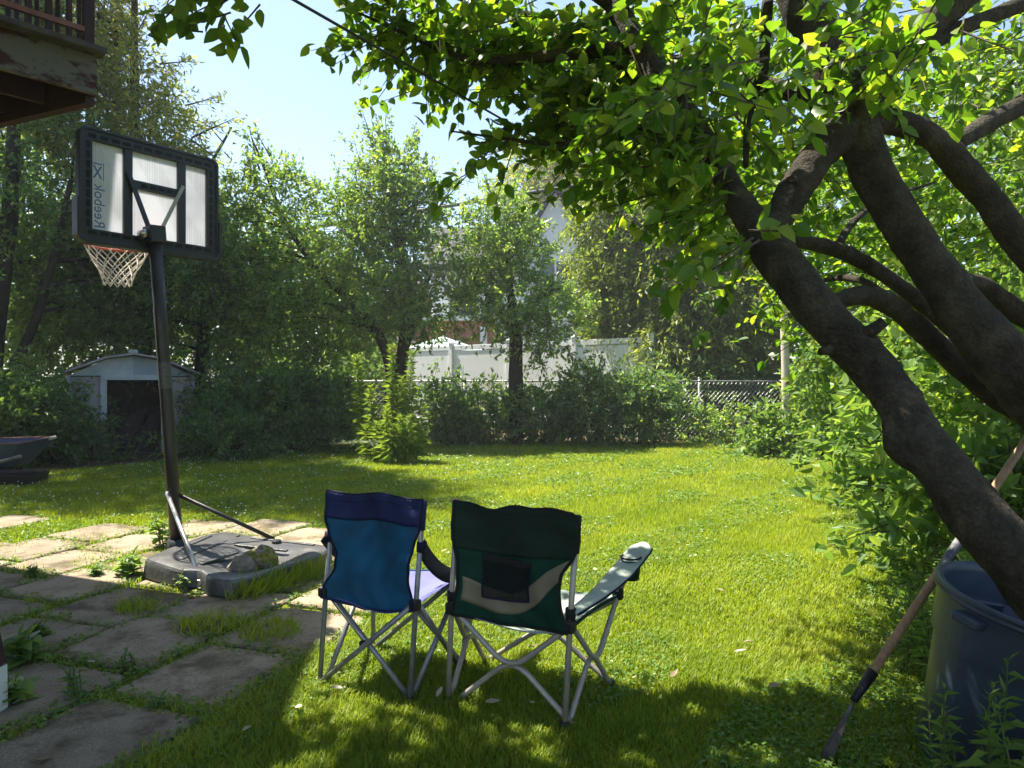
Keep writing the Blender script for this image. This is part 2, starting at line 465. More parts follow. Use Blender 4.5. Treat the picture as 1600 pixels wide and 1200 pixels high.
def bark_mat():
    m, nt, out = new_mat("pebbled_grey_brown_bark")
    p = N(nt, "ShaderNodeBsdfPrincipled"); p.inputs["Roughness"].default_value = 0.85; p.inputs["Specular IOR Level"].default_value = .2
    geo = N(nt, "ShaderNodeNewGeometry")
    def noise(sc, det=8, rg=.7):
        n = N(nt, "ShaderNodeTexNoise"); n.inputs["Scale"].default_value = sc; n.inputs["Detail"].default_value = det; n.inputs["Roughness"].default_value = rg
        nt.links.new(geo.outputs["Position"], n.inputs["Vector"]); return n
    n1 = noise(9, 10, .75)
    c1 = ramp(nt, [(.30, (.018, .014, .010)), (.47, (.046, .038, .027)), (.60, (.078, .067, .047)), (.72, (.12, .115, .075))])
    nt.links.new(n1.outputs["Fac"], c1.inputs[0])
    vo = N(nt, "ShaderNodeTexVoronoi"); vo.inputs["Scale"].default_value = 75
    nt.links.new(geo.outputs["Position"], vo.inputs["Vector"])
    c2 = ramp(nt, [(.0, (1.25, 1.2, 1.1)), (.55, (.75, .75, .75))]); nt.links.new(vo.outputs["Distance"], c2.inputs[0])
    x = N(nt, "ShaderNodeMix", data_type='RGBA', blend_type='MULTIPLY'); x.inputs[0].default_value = .8
    nt.links.new(c1.outputs[0], x.inputs[6]); nt.links.new(c2.outputs[0], x.inputs[7])
    nt.links.new(x.outputs[2], p.inputs["Base Color"])
    b1 = N(nt, "ShaderNodeBump"); b1.inputs["Strength"].default_value = 1.0; b1.inputs["Distance"].default_value = .03
    n3 = noise(16, 9, .7); nt.links.new(n3.outputs["Fac"], b1.inputs["Height"])
    b2 = N(nt, "ShaderNodeBump"); b2.inputs["Strength"].default_value = .7; b2.inputs["Distance"].default_value = -.008
    nt.links.new(vo.outputs["Distance"], b2.inputs["Height"]); nt.links.new(b1.outputs[0], b2.inputs["Normal"])
    nt.links.new(b2.outputs[0], p.inputs["Normal"])
    nt.links.new(p.outputs[0], out.inputs[0])
    return m
M["bark_fg"] = bark_mat()

def moss_mat():
    m, nt, out = new_mat("mossy_stone")
    p = N(nt, "ShaderNodeBsdfPrincipled"); p.inputs["Roughness"].default_value = 0.95
    tc = N(nt, "ShaderNodeTexCoord")
    nz = N(nt, "ShaderNodeTexNoise"); nz.inputs["Scale"].default_value = 14; nz.inputs["Detail"].default_value = 8
    nt.links.new(tc.outputs["Object"], nz.inputs["Vector"])
    r = ramp(nt, [(0.30, (0.10, 0.075, 0.05)), (0.43, (0.26, 0.21, 0.15)), (0.50, (0.12, 0.14, 0.02)), (0.62, (0.22, 0.20, 0.03)), (0.74, (0.38, 0.16, 0.03))])
    nt.links.new(nz.outputs["Fac"], r.inputs[0]); nt.links.new(r.outputs[0], p.inputs["Base Color"])
    n2 = N(nt, "ShaderNodeTexNoise"); n2.inputs["Scale"].default_value = 60; n2.inputs["Detail"].default_value = 8
    nt.links.new(tc.outputs["Object"], n2.inputs["Vector"])
    b = N(nt, "ShaderNodeBump"); b.inputs["Strength"].default_value = 1.0; b.inputs["Distance"].default_value = 0.02
    nt.links.new(n2.outputs["Fac"], b.inputs["Height"]); nt.links.new(b.outputs[0], p.inputs["Normal"])
    nt.links.new(p.outputs[0], out.inputs[0])
    return m
M["moss"] = moss_mat()

# ------------------------------------------------------------------ foliage builders (numpy)
def leaf_arrays(pos, d, n, L, Wd, hi=False, curl=0.15, fold=0.12):
    """pos,d,n: (N,3); L,Wd: (N,) -> verts, tris"""
    d = nrm(d)
    s = nrm(np.cross(d, n))
    n = np.cross(s, d)
    L = L[:, None]; Wd = Wd[:, None]
    K = len(pos)
    if K > 1:
        rg = np.random.default_rng(K)
        curl = curl * rg.uniform(-.4, 2.4, (K, 1)); fold = fold * rg.uniform(.1, 2.6, (K, 1))
        Wd = Wd * rg.uniform(.8, 1.2, (K, 1))
    if hi == 'mid':
        v = np.empty((K, 6, 3))
        m1 = pos + d * L * .28; m2 = pos + d * L * .64 - n * L * curl * .4
        v[:, 0] = pos
        v[:, 1] = m1 + s * Wd * .46 + n * Wd * fold; v[:, 2] = m2 + s * Wd * .40 + n * Wd * fold
        v[:, 3] = pos + d * L - n * L * curl
        v[:, 4] = m2 - s * Wd * .40 + n * Wd * fold; v[:, 5] = m1 - s * Wd * .46 + n * Wd * fold
        base = (np.arange(K) * 6)[:, None, None]
        return v.reshape(-1, 3), (base + np.array([[0, 1, 2], [0, 2, 3], [0, 3, 4], [0, 4, 5]])[None]).reshape(-1, 3)
    if not hi:
        v = np.empty((K, 4, 3))
        v[:, 0] = pos
        mid = pos + d * L * 0.45
        v[:, 1] = mid + s * Wd * 0.5 + n * Wd * fold
        v[:, 2] = pos + d * L - n * L * curl
        v[:, 3] = mid - s * Wd * 0.5 + n * Wd * fold
        base = (np.arange(K) * 4)[:, None]
        t = np.concatenate([base + np.array([[0, 1, 2]]), base + np.array([[0, 2, 3]])], axis=1).reshape(-1, 3)
        return v.reshape(-1, 3), t
    prof = [(0.0, 0.0), (0.14, 0.30), (0.38, 0.5), (0.66, 0.40), (0.86, 0.19)]
    v = np.empty((K, 14, 3))
    i = 0
    def pt(t, w, sg):
        lift = n * (Wd * abs(w) * fold * 2) - n * (L * curl * t * t)
        return pos + d * L * t + s * Wd * (w * sg) + lift
    v[:, 0] = pos
    for (t, w) in prof[1:]:
        v[:, i + 1] = pt(t, w, 1); v[:, i + 5] = pt(t, w, -1); v[:, i + 9] = pt(t, 0, 1)
        i += 1
    v[:, 13] = pt(1.0, 0, 1)
    T = [(0, 1, 9), (0, 9, 5)]
    for k in range(3):
        T += [(1 + k, 2 + k, 10 + k), (1 + k, 10 + k, 9 + k), (5 + k, 10 + k, 6 + k), (5 + k, 9 + k, 10 + k)]
    T += [(4, 13, 12), (8, 12, 13)]
    base = (np.arange(K) * 14)[:, None, None]
    t = (base + np.array(T)[None]).reshape(-1, 3)
    return v.reshape(-1, 3), t

def sprays(rng, st, di, ln, nl, size, wr=0.5, droop=0.25, spread=0.10, hang=0.25, nup=0.35, along=0.55, rnd=0.8):
    """leaf frames along twigs; returns pos,d,n,L,W and twig polylines"""
    S = len(st)
    di = nrm(di)
    t = (np.arange(nl)[None] + rng.random((S, nl))) / nl
    t = 0.06 + 0.94 * t
    g = np.array([0, 0, -1.0])
    p = st[:, None] + di[:, None] * (ln[:, None] * t)[..., None] + g * (droop * ln[:, None] * t * t)[..., None]
    p = p + rng.normal(size=p.shape) * (spread * ln)[:, None, None]
    ld = di[:, None] * along + rng.normal(size=p.shape) * rnd * 0.7 + g * hang
    nn = np.array([0, 0, 1.0]) * nup + rng.normal(size=p.shape) * 0.55
    L = size * (0.65 + 0.6 * rng.random((S, nl)))
    mid = st + di * (ln * 0.5)[:, None] + g * (droop * ln * 0.25)[:, None]
    end = st + di * (ln * 0.97)[:, None] + g * (droop * ln * 0.94)[:, None]
    return (p.reshape(-1, 3), nrm(ld.reshape(-1, 3)), nn.reshape(-1, 3), L.reshape(-1), (L * wr).reshape(-1), (st, mid, end))

def twig_arrays(tw, r0=0.006, r1=0.002):
    st, mid, end = tw
    S = len(st)
    d = nrm(end - st)
    ref = np.where(np.abs(d[:, 2:3]) < 0.9, np.array([[0, 0, 1.0]]), np.array([[1.0, 0, 0]]))
    a = nrm(np.cross(d, ref)); b = np.cross(d, a)
    v = np.empty((S, 6, 3))
    for j, (p, r) in enumerate(((st, r0), (end, r1))):
        for k in range(3):
            an = 2 * math.pi * k / 3
            v[:, j * 3 + k] = p + (a * math.cos(an) + b * math.sin(an)) * r
    T = []
    for k in range(3):
        k2 = (k + 1) % 3
        T += [(k, k2, 3 + k2), (k, 3 + k2, 3 + k)]
    base = (np.arange(S) * 6)[:, None, None]
    return v.reshape(-1, 3), (base + np.array(T)[None]).reshape(-1, 3)

def merge(parts):
    vs = []; ts = []; b = 0
    for v, t in parts:
        vs.append(v); ts.append(t + b); b += len(v)
    return np.concatenate(vs), np.concatenate(ts)

def rdir(rng, n):
    return nrm(rng.normal(size=(n, 3)))

def np_link(name, arrays, m, parent, kind=None):
    v, t = arrays
    if parent is not None:
        v = v - np.array(org(parent))[None]
    return link(name, np_mesh(name, v, t), m, parent, kind)

def clumps(rng, ell, nclump, cr, per, up=0.35, shell=(0.45, 1.0)):
    """spray starts and directions in clumps inside an ellipsoid (cx,cy,cz,rx,ry,rz)"""
    c = np.array(ell[:3]); r = np.array(ell[3:6])
    u = rdir(rng, nclump)
    rad = shell[0] + (shell[1] - shell[0]) * rng.random((nclump, 1)) ** 0.6
    cc = c + u * rad * r
    st = (cc[:, None] + rng.normal(size=(nclump, per, 3)) * cr * 0.5).reshape(-1, 3)
    out = nrm((st - c) / r)
    di = nrm(out * 0.7 + rng.normal(size=st.shape) * 0.55 + np.array([0, 0, up]))
    return st, di, cc

def tree(name, label, base, stems, ells, leaf, size=0.09, wr=0.5, per=9, nl=16, ln=0.5, mat_leaf=None, density=1.0, shoots=(), cr=0.55, droop=0.25, up=0.35, hang=0.25, group=None, seed=1, cat="tree", limb_r=0.03, extra_twigs=True, spread=0.10, bark=None):
    rng = np.random.default_rng(seed)
    random.seed(seed)
    size *= 1.22; density *= 1.15
    root = thing(name, label, cat, base, group=group)
    tb = MB()
    anchors = []
    for pts, rs in stems:
        cp = curve(pts, 5); rr = interp(rs, 5)
        tb.tube(cp, rr, n=9, wob=0.08)
        anchors += list(zip(cp, rr))
    larr = []; tarr = []
    for e in ells:
        vol = e[3] * e[4] * e[5]
        k = max(3, int(e[6] * density))
        st, di, cc = clumps(rng, e, k, cr, per, up)
        lens = ln * (0.6 + 0.8 * rng.random(len(st)))
        P = sprays(rng, st, di, lens, nl, size, wr, droop=droop, hang=hang, spread=spread)
        larr.append(leaf_arrays(*P[:5])); tarr.append(twig_arrays(P[5], 0.007, 0.002))
        # limbs reaching to some of the clumps
        for c in cc[:max(3, k // 3)]:
            c = Vector(c)
            a, ar = min(anchors, key=lambda q: (q[0] - c).length + (0.9 if q[0].z > c.z else 0))
            m1 = (a + c) / 2 + Vector((random.uniform(-.15, .15), random.uniform(-.15, .15), 0.12))
            r0 = min(ar * 0.55, limb_r)
            tb.tube(curve([a, m1, c], 3), interp([r0, r0 * 0.6, 0.006], 3), n=5)
    for (a, b, n) in shoots:
        a = np.array(a); b = np.array(b)
        st = a[None] + (b - a)[None] * np.linspace(0, 0.85, n)[:, None] + rng.normal(size=(n, 3)) * 0.05
        di = nrm((b - a)[None] + rng.normal(size=(n, 3)) * np.linalg.norm(b - a) * 0.35)
        P = sprays(rng, st, di, 0.28 * (0.7 + 0.6 * rng.random(n)), 9, size, wr, droop=0.1, hang=0.2, spread=0.12)
        larr.append(leaf_arrays(*P[:5])); tarr.append(twig_arrays(P[5], 0.005, 0.002))
        tb.tube([a, (a + b) / 2, b], [0.02, 0.012, 0.004], n=5)
    tb.build("trunk", bark or M["bark"], root, smooth=True)
    np_link("twigs", merge(tarr), M["twig"], root, "stuff")
    np_link("crown", merge(larr), leaf, root, "stuff")
    return root

def bush(name, label, c, r, nclump, leaf, size=0.08, wr=0.5, per=8, nl=14, ln=0.4, seed=1, cat="shrub", group=None, up=0.4, cr=0.4, hang=0.2, stems=7, droop=0.25):
    """a shrub growing from the ground: stems fan out to leafy clumps; c is the ground point, r its half sizes (x, y, height)"""
    rng = np.random.default_rng(seed); random.seed(seed)
    size *= 1.35; nclump = int(nclump * 1.4)
    root = thing(name, label, cat, c, group=group)
    e = (c[0], c[1], r[2] * 0.52, r[0], r[1], r[2] * 0.5)
    st, di, cc = clumps(rng, e, nclump, cr, per, up, shell=(0.25, 1.0))
    st[:, 2] = np.maximum(st[:, 2], 0.06)
    lens = ln * (0.6 + 0.8 * rng.random(len(st)))
    P = sprays(rng, st, di, lens, nl, size, wr, droop=droop, hang=hang)
    P[0][:, 2] = np.maximum(P[0][:, 2], 0.03)
    tb = MB()
    for q in cc[:stems * 2]:
        b = Vector((c[0] + random.uniform(-.3, .3) * r[0], c[1] + random.uniform(-.3, .3) * r[1], -0.05))
        q = Vector(q)
        tb.tube(curve([b, b * 0.45 + q * 0.55 + Vector((0, 0, .1)), q], 3), interp([0.016, 0.01, 0.004], 3), n=5)
    tb.build("stems", M["twig"], root, smooth=True)
    np_link("twigs", twig_arrays(P[5], 0.005, 0.0018), M["twig"], root, "stuff")
    np_link("foliage", leaf_arrays(*P[:5], hi='mid' if c[1] < 13.0 and c[0] > 0 else False), leaf, root, "stuff")
    return root

def stalk_arrays(rng, base, top, nleaf, L, w, spread_top=0.6):
    """narrow leaves arching away from one upright stem"""
    base = np.array(base); top = np.array(top)
    t = (np.arange(nleaf) + rng.random(nleaf)) / nleaf
    t = 0.12 + 0.88 * t
    pos = base + (top - base) * t[:, None]
    an = np.arange(nleaf) * 2.4 + rng.random(nleaf) * 0.5
    el = 0.25 + 0.7 * t ** 2 + rng.normal(size=nleaf) * 0.15
    d = np.stack([np.cos(an) * np.cos(el), np.sin(an) * np.cos(el), np.sin(el)], axis=1)
    n = np.stack([-np.cos(an) * np.sin(el), -np.sin(an) * np.sin(el), np.cos(el)], axis=1)
    sz = L * (1.0 - 0.55 * t ** 2) * (0.75 + 0.5 * rng.random(nleaf))
    return pos, d, n, sz, sz * w

# ================================================================== THE SETTING
def sheet(name, pts, z, m, label=None):
    b = MB(); b.add([(x, y, z) for x, y in pts], [tuple(range(len(pts)))])
    o = b.build(name, m); o["kind"] = "structure"
    if label: o["label"] = label
    return o

sheet("lawn", [(-110, -60), (110, -60), (110, 170), (-110, 170)], 0.0, M["lawn"], "mown green lawn with clover between the trees and the patio")
BED = [(-1.0, 0.6), (1.9, 1.0), (2.5, 1.35), (3.0, 1.75), (4.9, 2.75), (9.0, 4.5), (14.0, 6.5), (17.0, 7.4)]
def bed_x(Y):
    return np.interp(Y, [b[0] for b in BED], [b[1] for b in BED])
sheet("garden_bed", [(x, y) for y, x in BED] + [(14, 17), (14, -1)], 0.004, M["soil"], "bare brown soil of the overgrown bed along the lawn")
def back_y(X):
    return np.interp(X, [-9, -7.2, -5.6, -4.6, -2.2, 1.0, 4.5, 7], [9.2, 10.0, 12.2, 13.4, 15.3, 15.5, 15.2, 14.6])
sheet("fence_bed", [(-14, 9.0), (-7.2, 9.9), (-5.6, 12.1), (-4.6, 13.3), (-2.2, 15.2), (1.0, 15.4), (4.5, 15.1), (7, 14.5), (30, 14.5), (30, 45), (-40, 45), (-40, 9)], 0.006, M["soil"], "dark leaf litter under the shrubs along the fence")

# paving
PO = np.array([-1.78, 3.02]); PU = np.array([0.33, 0.944]); PV = np.array([0.944, -0.33])
SU, SV = 0.64, 0.62
patio = thing("patio", None, None, (PO[0], PO[1], 0.0)); patio["kind"] = "structure"; patio["label"] = "old concrete paving slabs with weeds in the joints"
slab_rects = []
random.seed(3)
slab_mesh = []
for k in range(6):
    b = MB()
    n = 9
    hx, hy = 0.292, 0.302
    # outline with worn edges
    out = []
    for side in range(4):
        for i in range(n):
            t = -1 + 2 * i / n
            x, y = [(t, -1), (1, t), (-t, 1), (-1, -t)][side]
            w = 1 - random.uniform(0, 0.035) ** 1.0
            cr = random.choice((0.97, .95, .90)) if abs(t) > 0.95 else (random.choice((1, 1, 1, .965)))
            out.append((x * hx * w * cr, y * hy * w * cr))
    m_ = len(out)
    vs = []
    for (z, s) in ((-0.03, 1.0), (0.012, 1.0), (0.02, 0.975)):
        vs += [(x * s, y * s, z) for x, y in out]
    fs = []
    for l in range(2):
        for i in range(m_):
            j = (i + 1) % m_
            fs.append((l * m_ + i, l * m_ + j, (l + 1) * m_ + j, (l + 1) * m_ + i))
    fs.append(tuple(2 * m_ + i for i in range(m_)))
    b.add(vs, fs)
    me = bpy.data.meshes.new("paving_slab")
    me.from_pydata(vs, [], fs); me.materials.append(M["concrete"]); me.update()
    slab_mesh.append(me)
pang = math.atan2(PV[1], PV[0])
for i in range(-3, 7):
    for j in range(-7, 1):
        if i >= 3 and j > 2 - i: continue
        off = 0.0 if j % 2 == 0 else 0.21
        cu = (i + 0.5) * SU + off + random.uniform(-.015, .015); cv = (j + 0.5) * SV + random.uniform(-.015, .015)
        p = PO + PU * cu + PV * cv
        if p[1] < 1.0 or p[0] < -7.6 or p[1] > 6.75: continue
        if random.random() < 0.06 and i > 1: continue
        o = link("paving_slab", random.choice(slab_mesh), None, patio)
        sc = (random.uniform(0.98, 1.05), random.uniform(0.98, 1.05), 1)
        o.location = (p[0] - PO[0], p[1] - PO[1], random.uniform(-0.006, 0.008))
        o.rotation_euler = (random.uniform(-.012, .012), random.uniform(-.012, .012), pang + random.choice((0, math.pi)) + random.uniform(-.02, .02))
        o.scale = sc
        slab_rects.append((p[0], p[1]))
SLABS = np.array(slab_rects)
def slab_dist(x, y):
    """0 inside a slab, growing outside: signed distance-like value to the nearest slab"""
    best = np.full(len(x), 9.0)
    for sx, sy in SLABS:
        dx = x - sx; dy = y - sy
        a = np.abs(dx * PV[0] + dy * PV[1]) - 0.292
        b = np.abs(dx * PU[0] + dy * PU[1]) - 0.302
        best = np.minimum(best, np.maximum(a, b))
    return best

# ------------------------------------------------------------------ neighbour houses beyond the fence
def gable_house():
    Y = 30.0
    root = thing("neighbour_house", "white sided house with dark steep gable roof behind the trees", "house", (1.8, Y, 0))
    s = Y / F
    X0, X1 = -3.4, 6.5
    eave = 6.3
    MB().box(((X0 + X1) / 2, Y + 4, eave / 2), (X1 - X0, 8, eave)).build("wall", M["siding"], root)
    # main roof, ridge along x
    b = MB()
    z0, z1 = eave - 0.1, eave + 2.4
    b.add([(X0 - .4, Y - .45, z0), (X1 + .4, Y - .45, z0), (X1 + .4, Y + 4, z1), (X0 - .4, Y + 4, z1), (X0 - .4, Y + 8.4, z0), (X1 + .4, Y + 8.4, z0),
           (X0 - .4, Y - .45, z0 - .2), (X1 + .4, Y - .45, z0 - .2), (X1 + .4, Y + 8.4, z0 - .2), (X0 - .4, Y + 8.4, z0 - .2)],
          [(0, 1, 2, 3), (3, 2, 5, 4), (0, 6, 7, 1), (1, 7, 8, 5, 2), (4, 9, 6, 0, 3), (4, 5, 8, 9), (6, 9, 8, 7)])
    b.build("roof", M["shingle"], root)
    # front gable wing
    gx = W(865, 300, Y).x; pk = W(865, 312, Y).z; hw = 1.35; ge = W(865, 398, Y).z
    g = MB()
    yf = Y - 1.2
    g.add([(gx - hw, yf, 0), (gx + hw, yf, 0), (gx + hw, yf, ge), (gx, yf, pk), (gx - hw, yf, ge),
           (gx - hw, Y + 3, 0), (gx + hw, Y + 3, 0), (gx + hw, Y + 3, ge), (gx, Y + 3, pk), (gx - hw, Y + 3, ge)],
          [(0, 1, 2, 3, 4), (1, 6, 7, 2), (0, 4, 9, 5), (2, 7, 8, 3), (3, 8, 9, 4), (5, 9, 8, 7, 6)])
    g.build("gable_wall", M["siding"], root)
    rr = MB()
    sl = Vector((hw, 0, ge - pk)).normalized()
    for sg in (-1, 1):
        a = Vector((gx, 0, pk + 0.10)); e = Vector((gx + sg * (hw + .3), 0, pk + 0.10 + (ge - pk) * (hw + .3) / hw))
        for y0, y1 in ((yf - .35, Y + 3.2),):
            rr.add([(a.x, y0, a.z), (e.x, y0, e.z), (e.x, y1, e.z), (a.x, y1, a.z),
                    (a.x, y0, a.z + .22), (e.x, y0, e.z + .22), (e.x, y1, e.z + .22), (a.x, y1, a.z + .22)],
                   [(0, 1, 2, 3), (7, 6, 5, 4), (0, 4, 5, 1), (1, 5, 6, 2), (2, 6, 7, 3), (3, 7, 4, 0)])
    rr.build("gable_roof", M["shingle"], root)
    MB().box((gx, yf - .02, ge - .1), (2 * hw, .08, .2)).build("band_board", M["white_paint"], root)
    for (cx, cz, w, h) in ((gx, ge - 1.25, 1.3, 1.5), (gx, 2.2, 1.3, 1.6)):
        wf = MB().box((cx, yf - .03, cz), (w + .2, .08, h + .2)).build("window", M["white_paint"], root)
        MB().box((cx, yf - .075, cz), (w, .03, h)).build("pane", M["glass_dark"], wf)
        MB().box((cx, yf - .095, cz), (.07, .03, h)).build("mullion", M["white_paint"], wf)
    for (cx, cz, w, h) in ((-2.0, 4.6, 1.2, 1.4), (4.6, 4.6, 1.3, 1.4), (4.6, 1.8, 1.5, 1.5)):
        wf = MB().box((cx, Y - .03, cz), (w + .2, .08, h + .2)).build("window", M["white_paint"], root)
        MB().box((cx, Y - .075, cz), (w, .03, h)).build("pane", M["glass_dark"], wf)
    return root
gable_house()

def brick_house():
    Y = 34.0
    x0, x1 = -8.0, -3.7
    root = thing("brick_house", "red brick house with low dark roof seen through tree gaps", "house", ((x0 + x1) / 2, Y, 0))
    MB().box(((x0 + x1) / 2, Y + 4, 2.7), (x1 - x0, 8, 5.4)).build("wall", M["brick"], root)
    MB().add([(x0 - .4, Y - .4, 5.4), (x1 + .4, Y - .4, 5.4), (x1 + .4, Y + 8.4, 5.4), (x0 - .4, Y + 8.4, 5.4), (x0 + 1.5, Y + 4, 7.2), (x1 - 1.5, Y + 4, 7.2)],
             [(0, 1, 5, 4), (1, 2, 5), (2, 3, 4, 5), (3, 0, 4), (3, 2, 1, 0)]).build("roof", M["shingle"], root)
    for (cx, cz) in ((-6.9, 3.9), (-4.9, 3.9), (-6.9, 1.5), (-4.9, 1.5)):
        wf = MB().box((cx, Y - .03, cz), (1.2, .1, 1.5)).build("window", M["white_paint"], root)
        MB().box((cx, Y - .09, cz), (1.0, .04, 1.3)).build("pane", M["glass_dark"], wf)
brick_house()

def annex():
    Y = 29.0
    root = thing("brick_extension", "low red brick extension with white door post behind white fence", "extension", (-2.6, Y, 0))
    MB().box((-2.3, Y + 0.45, 1.9), (3.2, .86, 3.8)).build("wall", M["brick"], root)
    MB().box((-2.3, Y + .4, 3.9), (3.5, 1.2, .2)).build("roof", M["white_paint"], root)
    MB().box((-1.15, Y - .08, 1.8), (.28, .14, 3.5)).build("post", M["white_paint"], root)
    wf = MB().box((-2.6, Y - .03, 2.3), (1.0, .1, 1.4)).build("window", M["white_paint"], root)
    MB().box((-2.6, Y - .09, 2.3), (.84, .04, 1.24)).build("pane", M["glass_dark"], wf)
annex()

def umbrella():
    c = W(692, 528, 25.5); 
    root = thing("patio_umbrella", "pale mint patio umbrella opened behind the white vinyl fence", "umbrella", (c.x, c.y, 0))
    b = MB()
    n = 8; R = 1.7; zt = c.z + .05
    vs = [(c.x, c.y, zt)]
    for k in range(n):
        a = 2 * math.pi * k / n + .2
        vs.append((c.x + R * math.cos(a), c.y + R * math.sin(a), zt - .55))
    for k in range(n):
        a = 2 * math.pi * k / n + .2
        vs.append((c.x + R * math.cos(a), c.y + R * math.sin(a), zt - .72))
    fs = [(0, 1 + k, 1 + (k + 1) % n) for k in range(n)] + [(1 + k, 9 + k, 9 + (k + 1) % n, 1 + (k + 1) % n) for k in range(n)]
    b.add(vs, fs).build("canopy", M["mint"], root, solid=.01)
    MB().tube([(c.x, c.y, 0), (c.x, c.y, zt + .08)], .025).build("pole", M["white_paint"], root)
    rb = MB()
    for k in range(n):
        rb.tube([vs[0], Vector(vs[1 + k]) + Vector((0, 0, -.02))], .012, n=5)
    rb.build("ribs", M["white_paint"], root)
umbrella()

# ------------------------------------------------------------------ white vinyl fence
def vinyl_fence():
    A = Vector((3.42, 17.3, 0)); B = Vector((-3.6, 23.2, 0))
    d = (B - A); L = d.length; d.normalize()
    nrmv = Vector((d.y, -d.x, 0))
    if nrmv.y > 0: nrmv = -nrmv
    top = 2.42
    root = thing("vinyl_fence", "tall white vinyl privacy fence behind the shrubs", "fence", A)
    ang = math.atan2(d.y, d.x)
    me = None
    nb = int(L / 0.155)
    for i in range(nb):
        p = A + d * (0.12 + i * 0.155)
        if me is None:
            o = MB().box((0, 0, 1.19), (0.15, 0.022, 2.14)).build("board", M["vinyl"], root, local=True, bevel=.004); me = o.data
        else:
            o = link("board", me, None, root)
        o.location = p - A; o.rotation_euler = (0, 0, ang)
    npan = 4
    R = Matrix.Rotation(ang, 3, 'Z')
    for i in range(npan):
        a = A + d * (i * L / npan); b = A + d * ((i + 1) * L / npan)
        for z, h in ((top - .07, .14), (0.1, .16)):
            MB().box((a + b) / 2 + Vector((0, 0, z)), (L / npan - .14, .05, h), R).build("rail", M["vinyl"], root, bevel=.006)
    for i in range(npan + 1):
        a = A + d * (i * L / npan)
        po = MB().box(a + Vector((0, 0, top / 2 + .03)), (.13, .13, top + .06), R).build("post", M["vinyl"], root, bevel=.006)
        cb = MB()
        t = top + .06
        q = [R @ Vector(v) + a for v in ((-.08, -.08, t), (.08, -.08, t), (.08, .08, t), (-.08, .08, t), (-.08, -.08, t + .03), (.08, -.08, t + .03), (.08, .08, t + .03), (-.08, .08, t + .03), (0, 0, t + .09))]
        cb.add(q, [(3, 2, 1, 0), (0, 1, 5, 4), (1, 2, 6, 5), (2, 3, 7, 6), (3, 0, 4, 7), (4, 5, 8), (5, 6, 8), (6, 7, 8), (7, 4, 8)]).build("cap", M["vinyl"], po)
vinyl_fence()

# ------------------------------------------------------------------ chain link fence
def chain_fence():
    Y = 15.95
    x0, x1 = -9.0, 9.5
    h = 1.34
    root = thing("chain_link_fence", "galvanised chain link fence at the back of the lawn", "fence", (x0, Y, 0))
    MB().tube([(x0, Y, h), (x1, Y, h)], .021, n=8).build("top_rail", M["galv"], root, smooth=True)
    MB().tube([(x0, Y - .02, .05), (x1, Y - .02, .05)], .004, n=5).build("bottom_wire", M["galv"], root)
    for k in range(8):
        x = x0 + k * (x1 - x0) / 7
        po = MB().tube([(x, Y + .04, -.1), (x, Y + .04, h + .05)], .03, n=10).build("post", M["galv"], root, smooth=True)
        MB().lathe([(.034, 0), (.034, .02), (.02, .045), (0.002, .05)], 10, (x, Y + .04, h + .05)).build("cap", M["galv"], po)
    wb = MB()
    pitch = 0.10; zt, zb = h - .03, .05
    H = zt - zb
    n = int((x1 - x0) / pitch) + 14
    for sg, yy in ((1, -.004), (-1, .004)):
        for k in range(-14, n + 14):
            xs = x0 + k * pitch
            a = Vector((xs, Y - .03 + yy, zb)); b = Vector((xs + sg * H * 0.9, Y - .03 + yy, zt))
            # clip to the fence ends
            lo, hi = (a, b) if a.x < b.x else (b, a)
            if hi.x < x0 or lo.x > x1: continue
            dd = hi - lo
            if lo.x < x0: lo = lo + dd * ((x0 - lo.x) / dd.x)
            if hi.x > x1: hi = lo + (hi - lo) * ((x1 - lo.x) / (hi.x - lo.x))
            wb.tube([lo, hi], .0048, n=3, cap=False)
    wb.build("wire_mesh", M["galv"], root)
chain_fence()

# ------------------------------------------------------------------ grey wooden pole with wire
def line_pole():
    p = Vector((W(1229, 690, 12.9).x, 12.9, 0))
    t = W(1222, 430, 12.9)
    root = thing("clothesline_pole", "pale bare wooden pole standing in front of the chain link fence", "pole", p)
    c = [p + Vector((0, 0, -.2)), p + Vector((-.01, 0, 1.0)), p + Vector((-.03, 0, 2.0)), Vector((t.x, 12.9, t.z))]
    MB().tube(curve(c, 5), interp([.078, .076, .072, .066], 5), n=12, wob=.02).build("shaft", M["wood_pale"], root, smooth=True)
    MB().lathe([(.09, 0), (.09, .04), (.05, .08)], 12, (t.x, 12.9, t.z - .02)).build("cap", M["wood_grey"], root)
    MB().box((p.x - .02, 12.83, 1.35), (.05, .06, .10)).build("cleat", M["rust"], root)
line_pole()

# ------------------------------------------------------------------ utility cables
def cable(label, a, b, sag, r):
    a = Vector(a); b = Vector(b)
    pts = [a + (b - a) * (i / 16) - Vector((0, 0, sag * 4 * (i / 16) * (1 - i / 16))) for i in range(17)]
    o = MB().tube(pts, r, n=6).build("overhead_cable", M["rope"], smooth=True)
    tag(o, label, "cable", "overhead cables")
cable("black line slanting down across the sky to the pale pole", W(250, -120, 2.0) + (W(250, -120, 2.0) - W(1224, 438, 12.9)) * .5, W(1224, 438, 12.9), 0.0, .0055)
cable("thin overhead wire just above the heavier slanting cable", W(420, -140, 7.5), W(1224, 440, 12.9), 0.05, .006)
cable("thick distant utility cable crossing in front of the white gable", W(480, 357, 26), W(1150, 250, 26), 0.0, .07)

